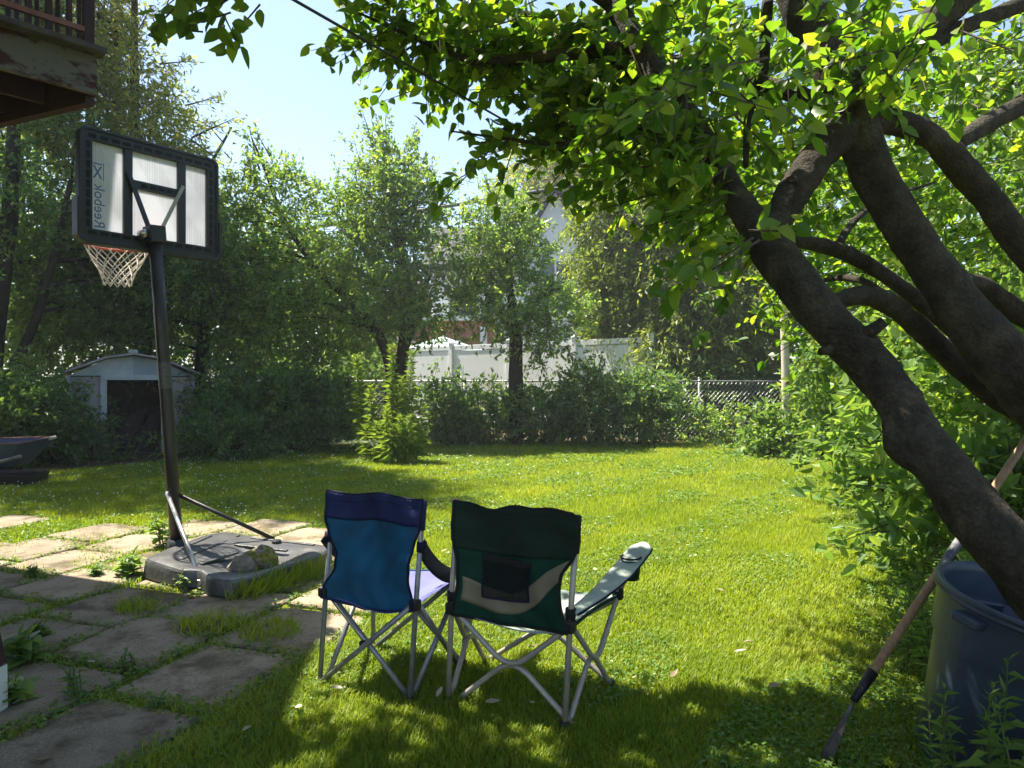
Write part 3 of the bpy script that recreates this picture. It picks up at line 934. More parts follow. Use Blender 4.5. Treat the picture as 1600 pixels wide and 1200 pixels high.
# ------------------------------------------------------------------ metal shed
def shed():
    p = Vector((W(208, 712, 12.8).x, 12.8, 0))
    a = math.radians(31)
    root = thing("garden_shed", "small grey metal shed with open doorway and pale blue gable", "shed", p, a)
    w, dpt, wh, rh = 0.99, 1.7, 1.48, 1.82
    B = lambda: MB()
    def panel(name, x0, x1, y, z0, z1, m):
        b = B().box(((x0 + x1) / 2, y, (z0 + z1) / 2), (x1 - x0, .02, z1 - z0))
        k = max(1, int((x1 - x0) / .2))
        for i in range(k):
            b.box((x0 + (i + .5) * (x1 - x0) / k, y - .016, (z0 + z1) / 2), (.05, .014, z1 - z0 - .02))
        return b.build(name, m, root, local=True)
    panel("front_wall", -w, -.45, 0, 0, wh - .06, M["shed_grey"])
    panel("front_wall", .50, w, 0, 0, wh - .06, M["shed_grey"])
    for s in (-1, 1):
        b = B().box((s * w, dpt / 2 + .012, wh / 2), (.02, dpt - .02, wh))
        for i in range(7):
            b.box((s * (w + .014), .15 + i * .24, wh / 2), (.012, .06, wh - .04))
        b.build("side_wall", M["shed_grey"], root, local=True)
        B().box((s * (w + .004), -.012, wh / 2 - .02), (.05, .05, wh - .04)).build("corner_trim", M["shed_white"], root, local=True)
    B().box((0, dpt + .03, wh / 2), (2 * w, .02, wh)).build("back_wall", M["wood_dark"], root, local=True)  # dark colour puts the shade of the shed's inside on this wall
    B().box((0, dpt / 2, .02), (2 * w - .06, dpt - .06, .04)).build("floor", M["wood_dark"], root, local=True)
    # roof with gambrel-like slope, panels
    for s in (-1, 1):
        prof = [(0, rh), (s * .42, rh - .07), (s * (w + .12), wh - .02)]
        b = B()
        vs = []
        for (x, z) in prof:
            for y in (-.12, dpt + .15):
                vs += [(x, y, z), (x, y, z + .025)]
        b.add(vs, [(0, 2, 6, 4), (1, 5, 7, 3), (4, 6, 10, 8), (5, 9, 11, 7), (0, 4, 5, 1), (4, 8, 9, 5), (2, 3, 7, 6), (6, 7, 11, 10), (8, 10, 11, 9), (0, 1, 3, 2)])
        ro = b.build("roof_panel", M["shed_roof"], root, local=True)
        for i in range(6):
            y = .1 + i * .3
            r = B()
            r.tube([(prof[0][0], y, prof[0][1] + .03), (prof[1][0], y, prof[1][1] + .03), (prof[2][0], y, prof[2][1] + .03)], .018, n=5)
            r.build("rib", M["shed_roof"], ro, local=True)
        gb = B()
        gb.add([(0, -.03, wh - .04), (s * w, -.03, wh - .04), (s * .42, -.03, rh - .09), (0, -.03, rh - .03), (0, .0, wh - .04), (s * w, .0, wh - .04), (s * .42, .0, rh - .09), (0, .0, rh - .03)],
               [(0, 1, 2, 3), (4, 7, 6, 5), (0, 4, 5, 1), (1, 5, 6, 2), (2, 6, 7, 3)])
        gb.build("gable_panel", M["shed_white"] if s < 0 else M["shed_light"], root, local=True)
        ed = B().tube([(0, -.13, rh + .01), (s * .42, -.13, rh - .06), (s * (w + .12), -.13, wh - .01)], .02, n=5)
        ed.build("edge_trim", M["shed_grey"], root, local=True)
    B().box((0, .1, rh + .05), (.14, .5, .07)).build("ridge_cap", M["shed_white"], root, local=True, bevel=.01)
    B().box((.02, -.05, wh - .07), (1.06, .05, .09)).build("door_track", M["shed_white"], root, local=True)
    for x in (-.46, .50):
        B().box((x, -.035, (wh - .1) / 2), (.10, .05, wh - .12)).build("door_jamb", M["shed_white"], root, local=True)
    # old planks leaning inside the doorway
    R = Matrix.Rotation(a, 3, 'Z')
    for i in range(6):
        x = -.12 + i * .11
        f = R @ Vector((x - .25, .22 + .02 * i, 0.05)) + p
        t = R @ Vector((x + .16, .55 + .02 * i, .72 + .07 * (i % 3))) + p
        o = MB().bar(f, t, .085, .02, up=(0.3, 1, 0)).build("plank", M["wood_dark"], bevel=.003)
        tag(o, "dark old plank leaning with others inside the shed doorway", "plank", "planks in the shed doorway")
    q = R @ Vector((-.28, .12, 0.0)) + p
    b = MB(); rng = random.Random(5)
    b.lathe([(.13, .02), (.19, .1), (.17, .25), (.10, .36), (.04, .42)], 12, q)
    b.v = [(x + rng.uniform(-.02, .02), y + rng.uniform(-.02, .02), z + rng.uniform(-.015, .015)) for x, y, z in b.v]
    tag(b.build("rubbish_bag", M["bag"], smooth=True), "dark blue plastic bag slumped in the shed doorway", "bag")
M["shed_light"] = surf("shed_pale_blue", (0.30, 0.36, 0.40), (0.24, 0.29, 0.33), rough=0.5, nscale=3)
shed()

# ------------------------------------------------------------------ raised deck of the house on the left
def deck():
    C = Vector((-2.87, 4.9, 3.32))
    a = Vector((-.67, -.742, 0)); b = Vector((-.914, .405, 0))
    La, Lb = 2.3, 3.0
    root = thing("raised_deck", "raised red wooden deck with peeling fascia and thin balusters", "deck", (C.x, C.y, 0))
    up = Vector((0, 0, 1))
    th = .26
    MB().bar(C + up * th / 2, C + a * La + up * th / 2, .045, th).build("fascia_board", M["peeling"], root, bevel=.004)
    MB().bar(C + b * .03 + up * th / 2, C + b * Lb + up * th / 2, .045, th).build("side_board", M["deck_red"], root, bevel=.004)
    # edge cap boards
    o1 = Vector((.04, -.03, 0))
    MB().bar(C + o1 + up * (th + .022) - a * .03, C + a * La + o1 + up * (th + .022), .14, .04).build("edge_board", M["wood_dark"], root, bevel=.005)
    # floor boards running along b
    nb = 14
    for i in range(nb):
        s = C + a * (.12 + i * .155) + up * (th + .02)
        MB().bar(s + b * .02, s + b * Lb, .135, .03).build("floor_board", M["deck_red"], root)
    for i in range(6):
        s = C + b * (.5 + i * .45) + up * (th / 2 - .01)
        MB().bar(s + a * .03, s + a * La, .04, th - .04).build("joist", M["deck_red"], root)
    # ledger with a sunlit lower lip
    MB().bar(C + b * .06 - up * .03, C + b * Lb - up * .03, .07, .05).build("lower_batten", M["deck_red"], root)
    # railing along both edges
    zr = th + .05
    for (dv, L, off) in ((a, La, Vector((.03, -.02, 0))), (b, Lb, Vector((0, 0, 0)))):
        MB().bar(C + off + dv * .08 + up * (zr + .10), C + off + dv * L + up * (zr + .10), .03, .035).build("bottom_rail", M["rail_sunlit"], root)
        MB().bar(C + off + dv * .0 + up * (zr + .95), C + off + dv * L + up * (zr + .95), .05, .05).build("top_rail", M["deck_red"], root)
        n = int(L / .115)
        for i in range(1, n):
            s = C + off + dv * (.06 + i * .115)
            MB().bar(s + up * (zr - .04), s + up * (zr + .93), .024, .024, up=(0.7, 0.7, 0)).build("baluster", M["deck_red"], root)
    MB().bar(C + Vector((.02, -.01, 0)) + up * (zr - .05) + a * .06, C + Vector((.02, -.01, 0)) + up * (zr + 1.0) + a * .06, .06, .06, up=(0.67, 0.742, 0)).build("corner_post", M["deck_red"], root)
    # leaning support post at the picture's edge
    MB().bar((-2.07, 2.86, -.05), (-2.075, 2.86, .20), .05, .05, up=(1, 0, 0)).build("post_base", M["white_paint"], root)
    MB().bar((-2.075, 2.86, .20), (-2.9, 3.0, C.z), .05, .05, up=(1, 0, 0)).build("post", M["deck_red"], root)
M["rail_sunlit"] = surf("rail_sunlit_orange", (0.28, 0.10, 0.06), (0.2, 0.07, 0.05), rough=0.6)  # deck red lifted to orange: sun on the bottom rail in the colour
deck()

def own_house():
    """the house the deck is fixed to: outside the picture, its wide roof shades the patio"""
    u = Vector((.33, .944, 0)); v = Vector((-.944, .33, 0))
    c = Vector((-4.75, 4.55, 0))
    root = thing("brick_home", "red brick home beside the patio carrying the raised deck", "house", c)
    H = 6.0
    pts = [c, c - u * 8, c - u * 8 + v * 6, c + v * 6]
    MB().add([p for p in pts] + [p + Vector((0, 0, H)) for p in pts], [(0, 1, 2, 3), (7, 6, 5, 4), (0, 4, 5, 1), (1, 5, 6, 2), (2, 6, 7, 3), (3, 7, 4, 0)]).build("wall", M["brick"], root)
    k = Vector((-3.61, 5.56, 0))
    e = [k, Vector((-3.05, 1.2, 0)), Vector((-6.5, -3.5, 0)), k - u * 9.5 + v * 8, k + v * 8]  # unseen overhang, its outline stretched to lay shade on the slabs
    ctr = sum(e, Vector()) / 5
    MB().add([p + Vector((0, 0, H + .01)) for p in e] + [p + Vector((0, 0, H + .15)) for p in e] + [ctr + Vector((0, 0, H + 1.7))],
             [(4, 3, 2, 1, 0)] + [(q, (q + 1) % 5, 5 + (q + 1) % 5, 5 + q) for q in range(5)] + [(5 + q, 5 + (q + 1) % 5, 10) for q in range(5)]).build("roof", M["shingle"], root)
own_house()

# ================================================================== BASKETBALL HOOP
def hoop():
    base_c = Vector((-1.9, 5.05, 0))
    root = thing("basketball_hoop", "black portable basketball hoop seen from behind on a grey base", "basketball hoop", base_c)
    Cb = Vector((-2.62, 5.17, 2.685)); r = Vector((.60, .80, 0)); n = Vector((-.80, .60, 0)); up = Vector((0, 0, 1))
    BW, BH = 1.0, 0.77
    def P(s, t, o=0.0):            # s right, t up (metres from the centre), o towards the front of the board
        return Cb + r * s + up * t + n * o
    def rrect(hw, hh, rad, seg=6):
        out = []
        for (cx, cy, a0) in ((hw - rad, hh - rad, 0), (-hw + rad, hh - rad, 90), (-hw + rad, -hh + rad, 180), (hw - rad, -hh + rad, 270)):
            for k in range(seg + 1):
                a = math.radians(a0 + 90 * k / seg)
                out.append((cx + rad * math.cos(a), cy + rad * math.sin(a)))
        return out
    def ring(outer, inner, o0, o1, closed=True):
        b = MB(); m = len(outer)
        vs = [P(x, y, o0) for x, y in outer] + [P(x, y, o0) for x, y in inner] + [P(x, y, o1) for x, y in outer] + [P(x, y, o1) for x, y in inner]
        fs = []
        rg = range(m) if closed else range(m - 1)
        for i in rg:
            j = (i + 1) % m
            fs += [(i, m + i, m + j, j), (2 * m + i, 2 * m + j, 3 * m + j, 3 * m + i), (i, j, 2 * m + j, 2 * m + i), (m + i, 3 * m + i, 3 * m + j, m + j)]
        if not closed:
            fs += [(0, 2 * m, 3 * m, m), (m - 1, 2 * m - 1, 4 * m - 1, 3 * m - 1)]
        return b.add(vs, fs)
    hw, hh = BW / 2, BH / 2
    outer = rrect(hw, hh, .055); inner = rrect(hw - .088, hh - .085, .006)
    ring(outer, inner, -.025, .03).build("backboard_frame", M["plastic_black"], root, bevel=.006)
    o2 = rrect(hw - .028, hh - .028, .045); i2 = rrect(hw - .072, hh - .068, .02)
    fr = root.children[-1]
    # raised lip round the outside
    ring(rrect(hw + .001, hh + .001, .056), rrect(hw - .018, hh - .018, .045), -.038, -.0255).build("lip", M["plastic_black"], fr, bevel=.003)
    # inner bars
    xl, xr, zb = -.175, .215, .065
    MB().box((0, 0, 0), (1, 1, 1))
    def slabbox(s0, s1, t0, t1, o0, o1):
        b = MB()
        vs = [P(s, t, o) for o in (o0, o1) for t in (t0, t1) for s in (s0, s1)]
        return b.add(vs, [(0, 1, 3, 2), (4, 6, 7, 5), (0, 4, 5, 1), (1, 5, 7, 3), (3, 7, 6, 2), (2, 6, 4, 0)])
    ih, iw = hh - .085, hw - .088
    slabbox(xl - .03, xl + .03, -ih, ih, -.022, .02).build("upright_bar", M["plastic_black"], root, bevel=.004)
    slabbox(xr - .03, xr + .03, -ih, ih, -.022, .02).build("upright_bar", M["plastic_black"], root, bevel=.004)
    slabbox(xl + .031, xr - .031, zb - .03, zb + .03, -.021, .019).build("cross_bar", M["plastic_black"], root, bevel=.004)
    # frosted panes
    pans = [(-iw - .01, xl - .02, -ih - .01, ih + .01), (xl + .02, xr - .02, zb + .02, ih + .01), (xl + .02, xr - .02, -ih - .01, zb - .02), (xr + .02, iw + .01, -ih - .01, ih + .01)]
    panes = [slabbox(s0, s1, t0, t1, .004, .008).build("pane", M["board_pane"], root) for s0, s1, t0, t1 in pans]
    # printed name and mark on the first pane, read from the front
    cu = bpy.data.curves.new("lettering", 'FONT'); cu.body = "Reebok"; cu.size = .098; cu.extrude = .0008
    to = bpy.data.objects.new("lettering_curve", cu); COL.objects.link(to)
    dg = bpy.context.evaluated_depsgraph_get(); dg.update()
    me = bpy.data.meshes.new_from_object(to.evaluated_get(dg))
    bpy.data.objects.remove(to)
    lt = link("lettering", me, M["blue_print"], panes[0])
    me.materials.clear(); me.materials.append(M["blue_print"])
    pos = P(-iw + .022, -ih + .012, .0025) - org(root)
    lt.matrix_basis = Matrix((( 0, r.x, n.x, pos.x), (0, r.y, n.y, pos.y), (1, 0, 0, pos.z), (0, 0, 0, 1)))
    lg = MB()
    s0 = -iw + .012; t0 = -ih + .355
    for (pts) in ([(0, 0), (.012, 0), (.06, .085), (.048, .085)], [(.048, 0), (.06, 0), (.012, .085), (0, .085)], [(0, .095), (.06, .095), (.06, .103), (0, .103)], [(.066, -.01), (.071, -.01), (.071, .11), (.066, .11)]):
        vs = [P(s0 + x, t0 + y, .0032) for x, y in pts] + [P(s0 + x, t0 + y, .0022) for x, y in pts]
        lg.add(vs, [(3, 2, 1, 0), (4, 5, 6, 7), (0, 1, 5, 4), (1, 2, 6, 5), (2, 3, 7, 6), (3, 0, 4, 7)])
    lg.build("emblem", M["blue_print"], panes[0])
    # slots in the frame: black pads stand in for the shade inside them
    def slot(s, t, w, h, par):
        slabbox(s - w / 2, s + w / 2, t - h / 2, t + h / 2, -.0275, -.024).build("slot", M["slot_shade"], par)
    for k in range(12):
        s = -hw + .085 + k * (BW - .17) / 11
        slot(s, hh - .055, .052, .024, fr)
        if k not in (5, 6): slot(s, -hh + .058, .052, .024, fr)
    for k in range(9):
        t = -hh + .12 + k * (BH - .24) / 8
        slot(-hw + .058, t, .024, .05, fr); slot(hw - .058, t, .024, .05, fr)
    for k in range(4):
        slot(xl + .11 + k * .062, zb, .036, .02, fr)
    # padding round the lower edge
    per = rrect(hw + .018, hh + .02, .07); pin = rrect(hw - .006, hh - .006, .05)
    seg = 7
    idx = list(range(2 * seg, 4 * seg))
    po = [(-hw - .018, -.10)] + [per[i] for i in idx] + [(hw + .018, -.10)]
    pi_ = [(-hw + .004, -.10)] + [pin[i] for i in idx] + [(hw - .004, -.10)]
    ring(po, pi_, -.05, .04, closed=False).build("edge_padding", M["plastic_black"], root, bevel=.004)
    # pole
    foot = Vector((-2.43, 5.17, .06)); top = P(-.02, -.255, -.075)
    pts = [foot, foot.lerp(top, .35), foot.lerp(top, .7), top]
    MB().tube(pts, .044, n=20).build("pole", M["pole_black"], root, smooth=True)
    MB().tube([foot.lerp(top, .52), foot.lerp(top, .60)], .0455, n=20, cap=False).build("height_label", M["pole_label"], root, smooth=True)
    # mounting bracket and bolt
    ax = (top - foot).normalized()
    MB().bar(top - ax * .09, top + ax * .03, .112, .12, up=n).build("bracket", M["plastic_black"], root, bevel=.006)
    bo = P(-.09, -.285, -.07)
    MB().tube([bo - n * .03, bo + n * .05], .028, n=12).build("bolt", M["steel_bright"], root, smooth=True)
    MB().bar(P(-.09, -.30, .0), P(-.02, -.29, -.07), .05, .05).build("bracket_arm", M["plastic_black"], root)
    # V braces
    MB().bar(P(-.06, -.24, -.075), P(xl - .005, zb + .07, -.028), .012, .034, up=r).build("brace", M["plastic_black"], root, bevel=.002)
    MB().bar(P(.03, -.24, -.075), P(xr + .005, zb + .06, -.028), .012, .026, up=r).build("brace", M["brace_lit"], root, bevel=.002)
    # rim and net
    Rc = Vector((-3.02, 5.44, 2.385)); R = .222
    rb = MB(); ring_pts = [Rc + Vector((R * math.cos(2 * math.pi * k / 36), R * math.sin(2 * math.pi * k / 36), 0)) for k in range(37)]
    rb.tube(ring_pts, .010, n=8, cap=False)
    d = (Cb - Rc); d.z = 0; d.normalize()
    sd_ = Vector((-d.y, d.x, 0))
    for s in (-1, 1):
        rb.tube([Rc + d * (R * .8) + sd_ * (s * R * .6), Rc + d * (R + .16) + sd_ * (s * .07)], .009, n=6)
    rb.bar(Rc + d * (R + .10), Rc + d * (R + .21), .16, .10)
    rb.build("rim", M["rim"], root, smooth=False)
    nb = MB(); ns = 12; lv = [(0, 1.0, 0), (.07, .88, .5), (.13, .73, 0), (.18, .60, .5), (.225, .51, 0), (.265, .46, .5), (.30, .43, 0)]
    def np_(l, k):
        dz, f, ph = lv[l]
        a = 2 * math.pi * (k + ph) / ns
        return Rc + Vector((R * f * math.cos(a), R * f * math.sin(a), -dz - .006))
    for l in range(len(lv) - 1):
        ph = lv[l][2]
        for k in range(ns):
            a = np_(l, k)
            for k2 in ((k, k - 1) if ph == 0 else (k, k + 1)):
                nb.tube([a, np_(l + 1, k2)], .0042, n=4, cap=False)
    nb.build("net", M["net"], root)
    # base tank
    outl = [(-2.49, 4.79), (-2.46, 5.10), (-2.38, 5.52), (-2.27, 5.63), (-1.93, 5.47), (-1.42, 5.32), (-1.31, 5.22), (-1.33, 5.06), (-1.48, 4.72), (-1.64, 4.40), (-1.72, 4.33), (-1.86, 4.37), (-2.00, 4.53), (-2.12, 4.52), (-2.43, 4.73)]
    cx = sum(p[0] for p in outl) / len(outl); cy = sum(p[1] for p in outl) / len(outl)
    # smooth the outline
    for _ in range(1):
        o_ = []
        for i in range(len(outl)):
            p = outl[i]; q = outl[(i + 1) % len(outl)]
            o_ += [(p[0] * .86 + q[0] * .14, p[1] * .86 + q[1] * .14), (p[0] * .14 + q[0] * .86, p[1] * .14 + q[1] * .86)]
        outl = o_
    m_ = len(outl)
    def hgt(x, y):
        # the tank is higher under the pole and dips towards its right end, with a sunk weight pocket
        t = ((x + 2.45) * .9 - (y - 5.15) * .42)
        return .165 - .035 * t
    levels = [(-.01, .955), (.02, .975), (.035, 1.0), (.62, .99), (.86, .978), (.965, .955), (1.0, .92)]
    vs = []
    for (z, s) in levels:
        for x, y in outl:
            X = cx + (x - cx) * s; Y = cy + (y - cy) * s
            vs.append((X, Y, z if z < .05 else hgt(X, Y) * z))
    fs = []
    for l in range(len(levels) - 1):
        for i in range(m_):
            j = (i + 1) % m_
            fs.append((l * m_ + i, l * m_ + j, (l + 1) * m_ + j, (l + 1) * m_ + i))
    # top: rings inwards so that a shallow pocket and ridges can be shaped
    rings = 8
    top0 = (len(levels) - 1) * m_
    for q in range(1, rings + 1):
        s = .92 * (1 - q / rings)
        for x, y in outl:
            X = cx + (x - cx) * s; Y = cy + (y - cy) * s
            z = hgt(X, Y)
            dx, dy = X + 1.75, Y - 4.85
            z -= .055 * math.exp(-((dx / .22) ** 4 + (dy / .26) ** 4))
            u_ = (X + 2.2) * .9 - (Y - 5.2) * .42
            if abs(u_ - .02) < .05: z += .012
            vs.append((X, Y, z))
        for i in range(m_):
            j = (i + 1) % m_
            fs.append((top0 + (q - 1) * m_ + i, top0 + (q - 1) * m_ + j, top0 + q * m_ + j, top0 + q * m_ + i))
    bo_ = MB().add(vs, fs).build("base_tank", M["plastic_base"], root, smooth=True)
    md = bo_.modifiers.new("creases", 'EDGE_SPLIT'); md.split_angle = math.radians(24)
    MB().lathe([(.035, 0), (.035, .02), (.028, .028)], 14, (-1.75, 5.28, hgt(-1.75, 5.28) - .004)).build("filler_cap", M["plastic_black"], bo_, smooth=False)
    for (x0, y0, x1, y1) in ((-2.36, 4.83, -2.30, 5.42), (-2.22, 4.76, -2.10, 5.46), (-1.98, 5.40, -1.46, 5.24), (-2.02, 5.18, -1.60, 5.06), (-2.04, 4.66, -1.92, 4.98)):
        MB().bar((x0, y0, hgt(x0, y0) + .002), (x1, y1, hgt(x1, y1) + .002), .03, .016).build("rib", M["plastic_base"], bo_, bevel=.005)
    # collar at the pole foot
    MB().tube([(-2.43, 5.17, .10), (-2.432, 5.167, .20)], .068, n=18).build("pole_collar", M["plastic_black"], root, smooth=True)
    # struts
    sp = foot.lerp(top, .205)
    e1 = Vector((-1.985, 4.545, .06)); e2 = Vector((-1.80, 5.38, .15))
    MB().tube([sp + Vector((-.02, -.05, 0)), e1], .0145, n=10).build("strut", M["steel_bright"], root, smooth=True)
    MB().tube([sp + Vector((.03, .0, -.02)), e2], .0145, n=10).build("strut", M["pole_black"], root, smooth=True)
    MB().box(e1 + Vector((.012, -.01, -.01)), (.06, .05, .07)).build("wheel_bracket", M["steel_bright"], root, bevel=.005)
    MB().tube([e1 + Vector((.03, -.05, -.02)), e1 + Vector((.03, .03, -.02))], .045, n=16).build("wheel", M["tyre"], root, smooth=True)
    return hgt
M["pole_label"] = surf("grey_label", (0.10, 0.10, 0.10), (0.05, 0.05, 0.05), rough=0.4, nscale=60)
M["brace_lit"] = surf("lit_brace_grey", (0.42, 0.40, 0.38), (0.3, 0.29, 0.28), rough=0.5)  # light falling on the right brace, put into a paler grey
hgt = hoop()

# stones weighing the base down
def stone(name, label, c, s, m, seed, rz=0.0):
    import bmesh
    bm = bmesh.new()
    bmesh.ops.create_icosphere(bm, subdivisions=3, radius=1.0)
    from mathutils import noise
    for v in bm.verts:
        p = v.co.copy()
        k = 1 + .38 * noise.noise(p * 1.1 + Vector((seed, 0, 0))) + .16 * noise.noise(p * 2.6 + Vector((0, seed, 0))) + .07 * noise.noise(p * 6 + Vector((0, 0, seed)))
        # facet
        q = p * k
        q.x = max(min(q.x, .86), -.88); q.z = max(q.z, -.75)
        v.co = Vector((q.x * s[0], q.y * s[1], q.z * s[2]))
    me = bpy.data.meshes.new(name)
    bm.to_mesh(me); bm.free()
    o = link(name, me, m)
    o.location = c; o.rotation_euler = (0, 0, rz)
    tag(o, label, "stone")
    return o
stone("mossy_stone", "orange and green mossy rock lying on the hoop base", W(408, 876, 4.80), (.125, .11, .10), M["moss"], 3.1, .4)
stone("grey_stone", "smaller grey brown rock beside the mossy rock on the hoop base", W(376, 886, 4.64), (.085, .085, .07), M["stone"] if "stone" in M else surf("grey_stone", (0.26, 0.22, 0.18), (0.13, 0.11, 0.09), rough=.95, nscale=9, bump=.8), 8.4, 1.0)

# ================================================================== CAMP CHAIRS
def lerp3(a, b, t):
    return Vector(a).lerp(Vector(b), t)

def chair_blue():
    rz = math.atan2(-.19, .425)
    root = thing("camping_chair", "blue folding camping chair with purple top band and grey frame", "chair", (-.638, 3.045, 0), rz, "camping chairs on the lawn")
    fm = M["steel_grey"]; R = .0115
    def T(name, pts, m=fm, r=R, **k):
        return MB().tube(pts, r, n=10).build(name, m, root, smooth=True, local=True, **k)
    w, d = .233, .43
    tops = {}
    for s in (-1, 1):
        T("back_upright", [(s * w, 0, .0), (s * (w - .002) + .03, .004, .42), (s * (w - .006) + .066, .008, .845)])
        T("front_upright", [(s * (w + .02), d, .0), (s * (w + .03), d + .02, .25), (s * (w + .03), d + .03, .45)])
    for s in (-1, 1):
        T("back_leg", [(-s * w + .03, .014 * s, .43), (s * w, .014 * s + .004, .012)])
        T("front_leg", [(-s * (w + .02), d + .014 * s, .44), (s * (w + .02), d + .014 * s, .012)])
        T("side_leg", [(s * (w + .004) + .03, .012, .425), (s * (w + .012), d - .015, .012)])
        T("side_leg", [(s * (w + .03), d - .01, .445), (s * (w - .012), .03, .012)])
        for y in (0, d):
            x = s * (w + (.02 if y else 0))
            MB().lathe([(.02, 0), (.022, .018), (.016, .04)], 10, (x, y, 0)).build("foot", M["black_rubber"], root, local=True)
            MB().box((x + (0 if y else .03), y - .006, .425 if not y else .45), (.042, .042, .045)).build("joint", M["black_rubber"], root, local=True, bevel=.008)
    MB().box((0, .012, .222), (.03, .05, .03)).build("joint", M["black_rubber"], root, local=True, bevel=.008)
    # back cloth
    def half(v, s):
        prof = [(0, .236), (.12, .224), (.28, .176 if s < 0 else .203), (.42, .170 if s < 0 else .203), (.58, .208 if s < 0 else .216), (.72, .234), (1.0, .240)]
        return np.interp(v, [p[0] for p in prof], [p[1] for p in prof])
    def Pb(u, v, off=0.0):
        s = -1 + 2 * u
        x = s * half(v, s) + .029 + .037 * v
        sag = .05 * (1 - s * s) * (1 - .55 * v)
        bot = -.035 * (1 - s * s) * (1 - v) ** 2
        z = .405 + bot + v * .462 + .008 * math.sin(s * 5 + 1) * v
        y = -.012 + .006 * v - .012 + sag * .9 + .006 * math.sin(9 * u + 6 * v) + .004 * math.sin(26 * u + 5 * math.sin(6 * v)) * (1 - s * s) + .003 * math.sin(31 * v + 4 * u) * abs(s) + off
        return (x, y, z)
    vb = .76
    MB().grid(lambda u, v: Pb(u, v * (vb + .01)), 28, 26).build("back_cloth", M["cloth_blue"], root, smooth=True, local=True, solid=.003)
    MB().grid(lambda u, v: Pb(u, vb + v * (1 - vb), -.004), 28, 8).build("top_band", M["cloth_purple"], root, smooth=True, local=True, solid=.006)
    for s in (0, 1):
        # sleeve round the uprights, and dark piping down the cloth edge
        ss = -1 if s == 0 else 1
        T("sleeve", [(ss * (w - .005) + .0565, .006, .735), (ss * (w - .006) + .067, .008, .855)], M["cloth_purple"], .017)
        MB().tube([Pb(s, v / 24, -.002) for v in range(25)], .0055, n=6).build("piping", M["cloth_navy"], root, smooth=True, local=True)
    MB().tube([Pb(u / 24, 1.0, -.003) for u in range(25)], .005, n=6).build("piping", M["cloth_navy"], root, smooth=True, local=True)
    MB().tube([Pb(u / 24, 0.0, -.002) for u in range(25)], .006, n=6).build("piping", M["cloth_purple"], root, smooth=True, local=True)
    # seat
    def Ps(u, v):
        s = -1 + 2 * u
        return (s * (.232 + .03 * v) + .03 * (1 - v), .0 + v * .47, .405 + .045 * v - .075 * (1 - s * s) * (1 - (2 * v - 1) ** 2 * .6) + .01 * math.sin(7 * u + 3 * v))
    MB().grid(Ps, 18, 16).build("seat", M["cloth_seat_sunlit"], root, smooth=True, local=True, solid=.003)
    MB().tube([Ps(u / 18, 1.0) for u in range(19)], .006, n=6).build("seat_hem", M["cloth_blue"], root, smooth=True, local=True)
    MB().tube([Pb(u / 28, vb, -.0075) for u in range(29)], .0016, n=4).build("seam", M["cloth_navy"], root, local=True)
    MB().tube([Pb(u / 28, .93, -.0075) for u in range(29)], .0012, n=4).build("seam", M["cloth_navy"], root, local=True)
    # loose armrest straps
    for s in (-1, 1):
        def Pa(u, v, s=s):
            wv = (u - .5) * .075
            y = -.045 + v * .47
            z = .665 - .215 * v ** .8 - .04 * math.sin(math.pi * v) 
            return (s * (.247 + .02 * v) + .045 * (1 - v) + wv * (.35), y + .045 * (1 - v), z + wv * .9 * (1 if s > 0 else .6))
        if s > 0:
            MB().grid(Pa, 4, 14).build("armrest", M["cloth_navy"], root, smooth=True, local=True, solid=.008)
        else:
            def Pl(u, v):
                wv = (u - .5) * .075
                return (-.252 + .045 * (1 - v) - .02 * math.sin(math.pi * v) + wv * .4, -.005 + v * .45, .66 - .21 * v - .05 * math.sin(math.pi * v) + wv * .5)
            MB().grid(Pl, 4, 14).build("armrest", M["cloth_navy"], root, smooth=True, local=True, solid=.008)
        MB().tube([(s * .236 + .050, .006, .645), (s * .236 + .053, .007, .685)], .022, n=10).build("armrest_loop", M["cloth_navy"], root, smooth=True, local=True)
    return root
chair_blue()

